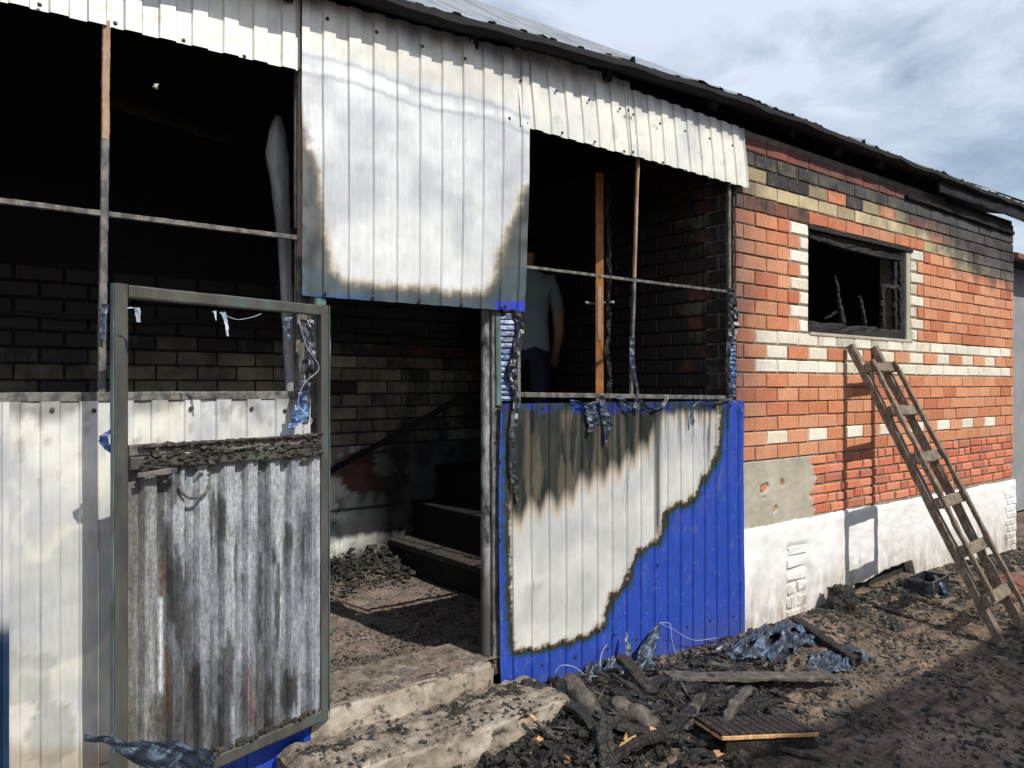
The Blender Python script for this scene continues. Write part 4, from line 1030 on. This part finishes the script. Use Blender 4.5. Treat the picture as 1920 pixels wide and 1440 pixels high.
rb('melted_strip', 'black plastic curled down beside the ribbed strip on the right post', [(1366, 640), (1364, 690), (1369, 740), (1362, 752)], [10, 12, 9, 12], 2.98, 'filmk', crump=.010)
rb('melted_strip', 'thin blue twist stuck to the middle window bar above its rail', [(1185, 630), (1184, 665), (1187, 690), (1193, 720), (1196, 744)], [8, 11, 8, 7, 3], 2.99, 'film', crump=.006)
rb('melted_strip', 'bright crumpled blue film draped over the rail, left clump', [(1072, 748), (1098, 758), (1120, 752)], [10, 26, 12], 2.962, 'filmb', crump=.012)
rb('melted_strip', 'shiny pale blue blob hanging from the left clump', [(1104, 755), (1108, 775), (1112, 795), (1104, 812)], [20, 28, 22, 6], 2.958, 'film', crump=.014)
rb('melted_strip', 'pointed dark drip right of the shiny blob on the rail', [(1128, 742), (1132, 770), (1138, 795), (1136, 830)], [8, 16, 20, 3], 2.957, 'film', crump=.010)
rb('melted_strip', 'swagged film hanging from the rail under the middle bar', [(1160, 742), (1175, 760), (1192, 768), (1196, 748)], [10, 18, 18, 6], 2.960, 'film', crump=.010)
rb('melted_strip', 'dark swag of film right of the middle bar', [(1198, 748), (1218, 765), (1240, 762), (1254, 744)], [8, 18, 16, 6], 2.962, 'filmk', crump=.008)
rb('melted_strip', 'small blue teardrop hanging on a thread from the rail', [(1312, 752), (1298, 765), (1297, 790), (1298, 798)], [3, 3, 10, 3], 2.962, 'film', crump=.003)
rb('melted_strip', 'crinkled film along the right end of the rail', [(1316, 748), (1340, 756), (1362, 748)], [8, 14, 8], 2.965, 'filmk', crump=.008)
rb('melted_strip', 'tangled black and clear plastic in the gap right of the open door', [(575, 600), (582, 650), (575, 700), (570, 750), (572, 795)], [26, 22, 20, 22, 10], 2.90, 'filmk', crump=.018)
rb('melted_strip', 'rounded blue plastic blob at the foot of the tangle by the door', [(566, 735), (566, 760), (560, 785), (545, 805)], [10, 24, 26, 10], 2.87, 'filmb', crump=.010)
rb('melted_strip', 'white wisp of film near the top right corner of the door', [(540, 595), (537, 620), (545, 638)], [14, 10, 3], 2.90, 'film', crump=.008)
rb('melted_strip', 'short pale wisp hanging from the upper left door corner', [(240, 578), (256, 577), (260, 604)], [3, 10, 3], 2.62, 'fibre', crump=.006)
rb('melted_strip', 'pair of pale threads hanging from the door top rail', [(403, 583), (405, 600)], [5, 1], 2.72, 'fibre', crump=.003)
rb('melted_strip', 'longer pale thread hanging from the door top rail', [(418, 585), (424, 605), (427, 630)], [9, 6, 1], 2.72, 'fibre', crump=.004)
rb('melted_strip', 'navy curl of plastic sticking out behind the left door stile', [(213, 805), (196, 818), (198, 835), (210, 848)], [4, 14, 12, 3], 2.74, 'filmb', crump=.006)
rb('melted_strip', 'bluish scrap on the mullion beside the door top', [(198, 570), (194, 600), (193, 640)], [10, 10, 4], 2.985, 'film', crump=.006)
def thread(label, pix, y, r_=.0013, mat='fibre'):
    o = tube('plastic_thread', smoothpath([W(a, b_, y) for a, b_ in pix], 8), r_, M[mat], None, 5); return tag(o, label, 'thread')
thread('white thread curling off the right end of the rail onto the bricks', [(1372, 750), (1385, 758), (1398, 778), (1402, 788)], 2.96)
thread('thin loop of thread under the top door rail', [(420, 590), (445, 599), (475, 594), (490, 588)], 2.72, .001)
thread('looping thread across the tangle beside the door', [(560, 600), (575, 650), (598, 690), (570, 720), (560, 760), (585, 790), (550, 815)], 2.86, .0012)
thread('vertical black thread trailing down the burnt patch under the rail', [(1118, 790), (1112, 850), (1106, 890)], 2.968, .0012, 'filmk')
thread('second black thread trailing down the burnt patch below the swag', [(1196, 770), (1186, 840), (1178, 900), (1172, 960)], 2.968, .001, 'filmk')
thread('dark thread below the blue teardrop', [(1298, 795), (1297, 820), (1292, 850)], 2.968, .001, 'filmk')

# ================================================================== LADDER
M0 = W(1597, 652, 2.955); foot = Gd(1880, 1213, .0); foot2 = None
wid = Vector((.41, .03, .0)); 
top = M0; low = foot
ax = (low-top).normalized(); nrm = ax.cross(wid).normalized()
if nrm.y > 0: nrm = -nrm
lad = thing('ladder', 'weathered home-made wooden ladder leaning on the brick wall under the burnt window', 'ladder', tuple(foot))
def lb(name, a, b_, w1, h1, **k): return beam(name, a, b_, w1, h1, M['ladder'], lad, **dict(dict(n=30, rough=.005, up=tuple(nrm), seed=random.random()*9, freq=12), **k))
len_ = (low-top).length
lb('rail', top-ax*.02, low, .058, .055); lb('rail', top+wid-ax*.02, low+wid*1.12-ax*.02, .055, .055)
of = nrm*.088
lb('batten', top+of+ax*.15+wid*.0, low+of-ax*.28+wid*.0, .038, .03, bow=.0, rough=.009); lb('batten', top+of+wid+ax*.15, low+of-ax*.1+wid*1.1, .036, .032, rough=.007)
for u in (.085, .245, .41, .56, .715, .865):
    p = top+ax*len_*u+nrm*.05; v = wid*(1+.12*u)
    vs, fs = beamv(p-v*.06, p+v*1.05, .036, .078 if u > .1 else .07, n=12, rough=.005, seed=u*77, up=tuple(ax)); mk('rung', vs, fs, M['ladder'], lad)
# cleats seen on the left rail
for u in (.245, .41, .56, .865):
    p = top+ax*len_*u+nrm*.05-wid*.03; lb('cleat', p-ax*.025, p+ax*.03, .03, .045, n=3)

# ================================================================== DEBRIS ON THE GROUND
def plank(label, a, b_, w1, h1, mat='char', da=.02, db=.02, name='charred_plank', cat='plank', raw=False, **k):
    p0 = Gd(*a, da); p1 = Gd(*b_, db)
    k2 = dict(dict(n=22, rough=.012, seed=a[0]*.1, jag=.03, freq=24), **k)
    vs, fs = beamv(p0, p1, w1, h1, **k2)
    mi = [0]*len(fs)
    if raw:
        m_ = 12; nn = k2['n']
        for i in range(nn):
            for j in range(12):
                if raw == 'end' and i >= nn-2: mi[i*m_+j] = 1
                if raw == 'edge' and j in (0, 1, 2, 3): mi[i*m_+j] = 1
                if raw == 'all': mi[i*m_+j] = 1
        if raw in ('end', 'all'): mi[-1] = 1
    o = mk(name, vs, fs, [M[mat], M['raw']], None, False, None, mi); return tag(o, label, cat)
plank('long charred board with a pale ashy top lying right of the blue sheet foot', (1248, 1268), (1560, 1268), .11, .02, 'ashy', .07, .05, raw='edge', rough=.008)
plank('dark beam slanting down from the white plinth beside the plastic heap', (1490, 1163), (1602, 1238), .07, .05, 'char', .05, .03)
plank('grey bent stick in front of the charred box', (1312, 1377), (1548, 1424), .045, .022, 'ashy', .03, .02, name='bent_stick', cat='stick', bow=.02)
plank('short raw orange wood block upright in the cinders near the bottom', (1182, 1382), (1166, 1410), .045, .03, 'char', .07, .03, name='wood_offcut', cat='wood', raw='all', n=6, rough=.004)
plank('small yellow wood block lying at the bottom of the heap', (1322, 1422), (1350, 1420), .05, .04, 'char', .02, .02, name='wood_offcut', cat='wood', raw='end', n=6, rough=.004)
plank('thin split stick with a raw tip left of the charred box', (1305, 1335), (1342, 1362), .03, .02, 'char', .06, .04, name='split_stick', cat='stick', raw='end', n=10, rough=.004)
plank('flat charred piece with an orange edge behind the box', (1315, 1310), (1390, 1302), .10, .03, 'char2', .04, .04, raw='edge', n=10)
plank('charred offcut with a raw face under the long board', (1268, 1288), (1308, 1286), .07, .025, 'char', .05, .05, name='wood_offcut', cat='wood', raw='edge', n=8, rough=.005)
plank('curved charred slat reaching left from the roll of matting', (1063, 1325), (1118, 1372), .06, .025, 'char', .05, .06, bow=.03)
plank('charred slat standing on end in the front of the heap', (1130, 1365), (1142, 1440), .07, .03, 'char2', .10, .02)
plank('split charred board pointing at the raw block', (1120, 1345), (1228, 1376), .08, .03, 'char2', .07, .06, raw='end')
plank('long black slat along the bottom left of the heap', (1062, 1424), (1190, 1420), .05, .02, 'char', .02, .02)
plank('thin black lath in the middle of the heap', (1230, 1390), (1370, 1400), .035, .02, 'char', .03, .03)
plank('charred board end poking out under the rolls', (1150, 1300), (1290, 1296), .10, .035, 'char', .05, .05)
plank('blackened board jutting up beside the shiny film', (1165, 1235), (1225, 1305), .06, .04, 'char2', .13, .05)
plank('charred batten under the long board on its right', (1320, 1330), (1440, 1318), .05, .03, 'char', .03, .03)
plank('charred log by the left end of the concrete step', (540, 1425), (640, 1352), .06, .045, 'char2', .06, .08)
plank('second charred log crossing the left end of the step', (560, 1438), (625, 1400), .045, .03, 'char', .04, .06)
plank('pale splinter at the left corner of the sill', (585, 1375), (622, 1345), .05, .03, 'char', .12, .12, name='wood_offcut', cat='wood', n=8)
plank('black stick lying against the white plinth near the boulder', (1640, 1135), (1690, 1150), .03, .02, 'char', .02, .02, name='charred_stick', cat='stick')
plank('brown stick lying on the rubble beyond the crate', (1795, 1052), (1900, 1066), .05, .04, 'char2', .05, .08, name='charred_stick', cat='stick')
plank('small ashy strip on the bare paving right of the box', (1545, 1330), (1600, 1340), .03, .02, 'ashy', .01, .01, name='charred_stick', cat='stick', n=10)
rnd = random.Random(11); used_l = set()
for i in range(34):
    px_ = rnd.gauss(1215, 120); py_ = rnd.uniform(1290, 1435) if px_ < 1330 else rnd.uniform(1290, 1400)
    if not 1010 < px_ < 1500: continue
    p0 = Gd(px_, py_, .02+.03*rnd.random()); L2 = rnd.uniform(.12, .42); a_ = rnd.uniform(-.9, .9)+(math.pi/2 if rnd.random() < .3 else 0)
    p1 = p0+Vector((math.cos(a_)*L2, math.sin(a_)*L2*.6, rnd.uniform(-.02, .10)))
    if p1.y > 2.93: p1.y = 2.93
    vs, fs = beamv(p0, p1, rnd.uniform(.025, .07), rnd.uniform(.012, .03), n=14, rough=.010, seed=i*3.1, jag=.03, freq=26, taper=rnd.uniform(.5, 1), bow=rnd.uniform(-.02, .03))
    mi = [1 if (i % 11 == 0 and k >= 12*12) else 0 for k in range(len(fs))]
    o = mk('charred_scrap', vs, fs, [M[rnd.choice(['char', 'char2', 'char2', 'ashy'])], M['raw']], None, False, None, mi); 
    marks = {'the first matting roll': (1095, 1310), 'the second matting roll': (1190, 1340), 'the upright slat': (1135, 1400), 'the charred box': (1440, 1350), 'the raw orange block': (1175, 1395), 'the step corner': (1040, 1330), 'the forked film spike': (1180, 1270), 'the small yellow block': (1335, 1420), 'the bent grey stick': (1400, 1395)}
    nm, (mx_, my_) = min(marks.items(), key=lambda q: math.hypot(q[1][0]-px_, q[1][1]-py_)); ddx_, ddy_ = px_-mx_, py_-my_
    rel = ('right of ' if ddx_ > 0 else 'left of ') if abs(ddx_) > abs(ddy_) else ('in front of ' if ddy_ > 0 else 'behind ')
    mw = {'char': 'black', 'char2': 'brownish', 'ashy': 'ashen'}[[k_ for k_ in ('char', 'char2', 'ashy') if M[k_] == o.data.materials[0]][0]]
    lbl = ('short ' if L2 < .22 else 'long ' if L2 > .33 else '')+mw+' scrap '+('with a raw tip ' if i % 11 == 0 else '')+('standing ' if p1.z-p0.z > .05 else 'flat ')+rel+nm
    for alt in ('', ', the slimmer one', ', the broadest one', ', the most tilted one'):
        if lbl+alt not in used_l: lbl += alt; break
    used_l.add(lbl); tag(o, lbl, 'scrap', 'charred scraps in the heap')
# matting rolls
def roll(label, a, b_, r_, mat='ashy'):
    p0 = Gd(*a, r_*1.1); p1 = Gd(*b_, r_*.8); pts = [p0.lerp(p1, i/14)+Vector((0, 0, .01*math.sin(i))) for i in range(15)]
    o = tube('rolled_mat', pts, [r_*(.75+.25*math.sin(min(1, i/3)*math.pi/2))*(1 if i < 12 else 1-.18*(i-11)) for i in range(15)], M[mat], None, 18, .28); return tag(o, label, 'mat')
roll('upright grey roll of singed matting at the foot of the blue sheet', (1068, 1282), (1120, 1345), .052)
roll('second singed roll lying flatter behind the first', (1150, 1322), (1235, 1362), .048)
lump('ash_lump', Gd(1046, 1300, .05), .035, .03, .075, M['char'], None, 4, .35); tag(bpy.context.scene.collection.objects[-1], 'black upright lump left of the matting roll', 'lump')
# charred box with grooved lid
p = Gd(1442, 1362, .10); bx = thing('charred_box', 'charred low wooden box with a grooved blackened lid and raw orange edges', 'box', tuple(p))
bu = (Gd(1530, 1365, .10)-Gd(1355, 1372, .10)); Lb = bu.length; bu.normalize(); bv = Vector((-bu.y, bu.x, 0))
cen = Gd(1442, 1375, .10)+bv*.09
def bxp(u, v, h): return cen+bu*u+bv*v+Vector((0, 0, h))
vs, fs = beamv(bxp(-Lb/2, 0, -.012), bxp(Lb/2, 0, -.012), .20, .012, n=4, rough=.0); mk('lid_board', vs, fs, M['raw'], bx)
K = 11
for i in range(K):
    for j in range(2):
        u0 = -Lb/2+Lb*i/K; c_ = bxp(u0+Lb/K/2, -.05+.1*j, .002)
        vs, fs = beamv(c_-bu*(Lb/K/2-.004), c_+bu*(Lb/K/2-.004), .096, .012, n=2, rough=.0); mk('lid_tile', vs, fs, M['char2'], bx)
vs, fs = beamv(bxp(-Lb/2+.03, -.085, -.07), bxp(Lb/2-.01, -.085, -.07), .015, .09, n=6, rough=.004); mk('box_side', vs, fs, M['char2'], bx)
vs, fs = beamv(bxp(Lb/2-.015, -.08, -.07), bxp(Lb/2-.015, .09, -.07), .015, .09, n=6, rough=.004); mk('box_end', vs, fs, M['ashy'], bx)
vs, fs = beamv(bxp(-Lb/2, -.102, -.008), bxp(Lb/2+.005, -.102, -.008), .010, .016, n=12, rough=.002); mk('raw_edge', vs, fs, M['raw'], bx)
# film heaps
def heap(label, cx, cy, sx_, sy_, h, mat='film', seed=0, rot=0, n=54, name='plastic_heap', cat='plastic sheet'):
    p = Gd(cx, cy, 0); vs = []; cr_, sr_ = math.cos(rot), math.sin(rot)
    for i in range(n+1):
        for j in range(n+1):
            u = i/n*2-1; v = j/n*2-1; k = 1+.3*nz(u, v, seed, 1.3)
            x = p.x+(u*sx_*cr_-v*sy_*sr_)*k; y = min(2.955, p.y+(u*sx_*sr_+v*sy_*cr_)*k)
            r_ = 1-abs(noise.noise(Vector((u*1.1+v*.7+seed+.5*nz(u*2, v*2, seed), v*3.0-u*1.1, seed))))*2.4; r2 = 1-abs(noise.noise(Vector((u*2.4+v*2+seed, v*8.5-u*2.6+3, seed))))*2.2
            fall = max(0, 1-(u*u+v*v)*.75)
            z = hg(x, y)+.008+h*.95*max(0, r_)**1.2*fall+h*.30*max(0, r2)**1.3*fall
            x += .015*nz(u*5, v*5, seed); vs.append((x, y+.010*nz(u*5, v*5, seed+3), z))
    fs = []
    for i in range(n):
        for j in range(n):
            u = (i+.5)/n*2-1; v = (j+.5)/n*2-1
            if math.hypot(u, v) < .92+.35*nz(u*2.5, v*2.5, seed+9) and nz(u*3, v*3, seed+20) > -.25: a = i*(n+1)+j; fs.append((a, a+n+1, a+n+2, a+1))
    o = mk(name, vs, fs, M[mat], None, True); solid(o, .001); return tag(o, label, cat)
heap('shiny heap of crumpled blue-grey film against the plinth foot', 1450, 1210, .46, .17, .085, 'film', 3)
heap('flatter sheet of blue film in front of the shiny heap', 1570, 1245, .34, .12, .04, 'film', 8)
heap('black film folded on the ash left of the shiny heap', 1385, 1222, .22, .12, .05, 'filmk', 12)
heap('crumpled film lying in the cinders at the foot of the blue sheet', 1140, 1262, .18, .09, .07, 'film', 15)
heap('dark melted sheet curled on the ground below the open door', 300, 1500, .34, .14, .10, 'film', 21, .2)
def gr(name, label, pix, wpx, mat, dz, side=(1, 0, 0), **k):
    pts = [W(a, b_, yy) for (a, b_, yy) in pix]; sc = 3.9/1442
    return tag(ribbon(name, pts, [q*sc for q in wpx], side, M[mat], None, **k), label, 'plastic sheet')
gr('melted_peak', 'peak of shiny film rising against the blue sheet above the heap', [(1205, 1272, 2.80), (1212, 1235, 2.86), (1225, 1195, 2.90), (1238, 1168, 2.93)], [80, 66, 34, 4], 'film', 0, crump=.02, nv=16)
gr('melted_peak', 'small forked spike of film left of the tall peak', [(1185, 1265, 2.83), (1180, 1225, 2.88), (1176, 1185, 2.92)], [26, 14, 3], 'film', 0, crump=.012)
gr('melted_peak', 'dark curl of melted film rising at the bottom left corner', [(400, 1445, 2.60), (330, 1425, 2.56), (240, 1410, 2.54), (205, 1392, 2.54), (158, 1385, 2.54)], [50, 46, 24, 12, 6], 'film', 0, side=(0, -.3, 1), crump=.012, nv=14)
def gthread(label, pix): 
    o = tube('plastic_thread', smoothpath([W(a, b_, yy) for a, b_, yy in pix], 8), .0016, M['fibre'], None, 5); return tag(o, label, 'thread')
gthread('white thread arching from the film peak to the right across the blue sheet', [(1236, 1168, 2.93), (1262, 1180, 2.92), (1300, 1200, 2.93), (1345, 1196, 2.95)])
gthread('white thread looping down right of the film peak', [(1236, 1168, 2.93), (1256, 1170, 2.9), (1260, 1200, 2.88), (1268, 1230, 2.86)])
gthread('white thread arching left over the matting roll', [(1040, 1262, 2.9), (1052, 1248, 2.88), (1075, 1250, 2.85), (1096, 1265, 2.82)])
gthread('thin thread curving up the blue sheet left of the film', [(1125, 1250, 2.9), (1128, 1225, 2.93), (1138, 1208, 2.96)])
# boulder-like charred sack by the plinth, crate, red block
lump('charred_sack', Gd(1578, 1125, .07), .10, .09, .12, M['char2'], None, 2, .3, 4); tag(C.objects[-1], 'grey brown charred sack slumped against the white plinth', 'sack')
cp = Gd(1742, 1100, .03); crate = thing('burnt_crate', 'dark blue-grey open crate half buried at the foot of the plinth', 'crate', tuple(cp))
q = cp; 
for (a, b_) in (((-.16, -.09), (.20, -.06)), ((-.16, -.09), (-.17, .10)), ((.20, -.06), (.20, .12)), ((-.17, .10), (.20, .12))):
    beam('crate_side', q+Vector((a[0], a[1], .02)), q+Vector((b_[0], b_[1], .02)), .014, .11, M['filmk'], crate, n=6, rough=.004)
rb2 = gr('melted_peak', 'blue film spilling over the right corner of the crate', [(1752, 1080, 2.75), (1762, 1092, 2.65), (1775, 1118, 2.6)], [14, 30, 22], 'film', 0, crump=.014)
lump('brick_rubble', Gd(1893, 1105, .06), .17, .12, .11, M['redroof'], None, 5, .35, 4); tag(C.objects[-1], 'broken reddish masonry block behind the ladder foot', 'rubble')
lump('brick_rubble', Gd(1865, 1088, .05), .10, .09, .08, M['crust'], None, 7, .35, 3); tag(C.objects[-1], 'grey clod next to the reddish masonry block', 'rubble')
lump('ash_lump', Gd(1388, 1432, .03), .05, .04, .05, M['crust'], None, 11, .5, 4); tag(C.objects[-1], 'crumbly grey lump at the bottom edge of the heap', 'lump')
yf = heap('scrap of yellowish foil under the film heap', 1187, 1276, .035, .02, .01, 'raw', 31, 0, 10, 'foil_scrap', 'scrap')

# cinders: stuff
def chunks(name, N_, place, smin, smax, mats, label, cat='cinders', flat=.6, pw=4, er=(.7, 1.7)):
    vs = []; fs = []; mi = []
    base = [(1, 0, 0), (-1, 0, 0), (0, 1, 0), (0, -1, 0), (0, 0, 1), (0, 0, -1)]; bf = [(0, 2, 4), (2, 1, 4), (1, 3, 4), (3, 0, 4), (2, 0, 5), (1, 2, 5), (3, 1, 5), (0, 3, 5)]
    cube = [(a, b_, c_) for a in (-.8, .8) for b_ in (-.8, .8) for c_ in (-.8, .8)]; cf = [(0, 1, 3, 2), (4, 6, 7, 5), (0, 4, 5, 1), (2, 3, 7, 6), (0, 2, 6, 4), (1, 5, 7, 3)]
    for _ in range(N_):
        r_ = place()
        if r_ is None: continue
        x, y, z = r_[:3]; s = smin+(smax-smin)*random.random()**pw*(r_[3] if len(r_) > 3 else 1)
        rot = Matrix.Rotation(random.uniform(0, 6.3), 3, 'Z') @ Matrix.Rotation(random.gauss(0, .5), 3, 'X')
        el = random.uniform(*er); B, BF = (base, bf) if random.random() < .5 else (cube, cf); b0 = len(vs)
        for v in B:
            v = Vector((v[0]*el*s, v[1]*s, v[2]*s*flat))*random.uniform(.65, 1.2); v = rot @ v; vs.append((x+v.x, y+v.y, z+v.z+s*flat*.45))
        fs += [tuple(i+b0 for i in f) for f in BF]; k = random.choices(range(len(mats)), [4, 2.4, 1.6, .9][:len(mats)])[0]; mi += [k]*len(BF)
    o = mk(name, vs, fs, [M[m_] for m_ in mats], None, False, None, mi); return tag(o, label, cat, kind='stuff')
def pl_ground():
    x = random.uniform(1.9, 9.2); y = random.uniform(.9, 2.97)
    dens = .30+.8*sm(-.1, .3, fr(x, y, 0, 1.5, 7))+.5*sm(2.4, 2.9, y)+1.3*math.exp(-((x-2.9)/.8)**2-((y-2.5)/.35)**2)+.6*math.exp(-((x-5.2)/1.2)**2-((y-2.6)/.35)**2)
    if y < 1.9: dens *= .6
    if random.random()*1.9 > dens: return None
    px, py = P(x, y, 0)
    if px > 1980 or py > 1490: return None
    return x, y, hg(x, y), (1.0 if dens < 1.3 else 1.5)
chunks('cinders', 95000, pl_ground, .002, .017, ['coal', 'crust', 'ashy', 'paver'], 'black cinders and ash strewn over the yard')
def pl_litter():
    x = random.uniform(2.4, 8.9); y = random.triangular(1.6, 2.95, 2.75); return x, y, hg(x, y), (1.5 if x < 3.8 else 1)
chunks('litter', 2600, pl_litter, .005, .022, ['char2', 'ashy', 'paver', 'crust'], 'flat flakes of board, bark and plaster littering the yard by the wall', 'litter', flat=.22, pw=2.5)
def pl_spl():
    x = random.gauss(2.95, .55); y = random.gauss(2.5, .2)
    if y > 2.93 or (x < 2.35 and y > 2.6) or x < 2.0: return None
    return x, y, hg(x, y)+abs(random.gauss(0, .03))
chunks('splinters', 420, pl_spl, .006, .018, ['char', 'ashy', 'char2', 'crust'], 'burnt splinters and laths tangled through the charcoal heap', 'splinters', flat=.4, pw=2, er=(4, 11))
def pl_step():
    x = random.uniform(1.2, 2.4); y = 2.78+abs(random.gauss(0, .07)) if random.random() < .7 else random.uniform(2.62, 2.9)
    if y > 2.905: return None
    if random.random() > .35+.5*sm(-.2, .3, nz(x, y, 0, 4))+.5*sm(1.7, 2.3, x): return None
    return x, y, .163
chunks('step_cinders', 5200, pl_step, .002, .012, ['coal', 'crust'], 'fine cinders along the back of the lower step')
def pl_floor():
    x = random.uniform(1.2, 3.0); y = random.uniform(2.97, 5.2)
    return x, y, .275-.07*sm(3.0, 3.7, y)+.05*sm(4.9, 5.3, y)
chunks('floor_ash', 16000, pl_floor, .002, .011, ['ashy', 'crust', 'coal'], 'ash and flakes covering the porch floor', flat=.35)
def pl_corner():
    x = random.uniform(1.2, 2.9); y = 5.25-abs(random.gauss(0, .22)); return x, y, .25+.12*sm(4.9, 5.25, y)*random.random(), 1.6
chunks('corner_rubble', 3000, pl_corner, .004, .018, ['coal', 'crust'], 'rubble heaped along the foot of the inner wall')
def pl_heap():
    x = random.gauss(2.75, .45); y = random.gauss(2.55, .16)
    if y > 2.95 or x < 2.3 and y > 2.6: return None
    return x, y, hg(x, y)+abs(random.gauss(0, .02)), 1.4
chunks('charcoal_heap', 11000, pl_heap, .004, .019, ['coal', 'char', 'crust'], 'charcoal heap in front of the blue sheet', 'charcoal')

# insect in flight
ip = W(291, 164, 1.55); ins = thing('flying_wasp', 'tiny amber wasp in flight before the dark left opening', 'insect', tuple(ip))
o = lump('body', ip, .0065, .0026, .0026, M['wax'], ins, 1, .15, 2, .5); 
for s in (1, -1):
    mk('wing', [ip+Vector((0, 0, .002)), ip+Vector((.002*s, .001, .007)), ip+Vector((.006, .002*s, .008)), ip+Vector((.004, 0, .002))], [(0, 1, 2, 3)], M['fibre'], ins)

# ================================================================== NEIGHBOURS
nb = thing('neighbour_house', 'grey neighbouring house with a red-brown roof edge just past the brick corner', 'house', (13, 7, 0))
box('wall', 12.3, 20, 4.4, 12, -.3, 3.35, M['neigh'], nb)
vs = [(12.0, 4.0, 3.35), (20.3, 4.0, 3.35), (20.3, 8.2, 4.6), (12.0, 8.2, 4.6), (20.3, 12.4, 3.35), (12.0, 12.4, 3.35)]; vs += [(a, b_, c_+.07) for a, b_, c_ in vs]
mk('roof', vs, [(0, 1, 2, 3), (3, 2, 4, 5), (6, 9, 8, 7), (9, 11, 10, 8), (0, 6, 7, 1), (0, 3, 9, 6), (3, 5, 11, 9), (1, 7, 8, 2), (2, 8, 10, 4), (5, 4, 10, 11)], M['redroof'], nb)
sh = thing('opposite_shed', 'plain shed across the yard whose roof throws the shade on the near ground', 'shed', (12, -4.5, 0))
YS = -2.5; dy = (2.13-YS)/math.cos(SUN_AZ); HS = dy*math.tan(SUN_EL)-.15
box('wall', 3.5, 22, YS-4, YS-.35, -.4, HS-.35, M['neigh'], sh)
vs = [(3.15, YS, HS-.05), (22, YS, HS-.05), (22, YS-4.4, HS+.5), (3.15, YS-4.4, HS+.5)]; vs += [(a, b_, c_+.05) for a, b_, c_ in vs]
mk('shed_roof', vs, [(3, 2, 1, 0), (4, 5, 6, 7), (0, 1, 5, 4), (1, 2, 6, 5), (2, 3, 7, 6), (3, 0, 4, 7)], M['redroof'], sh)
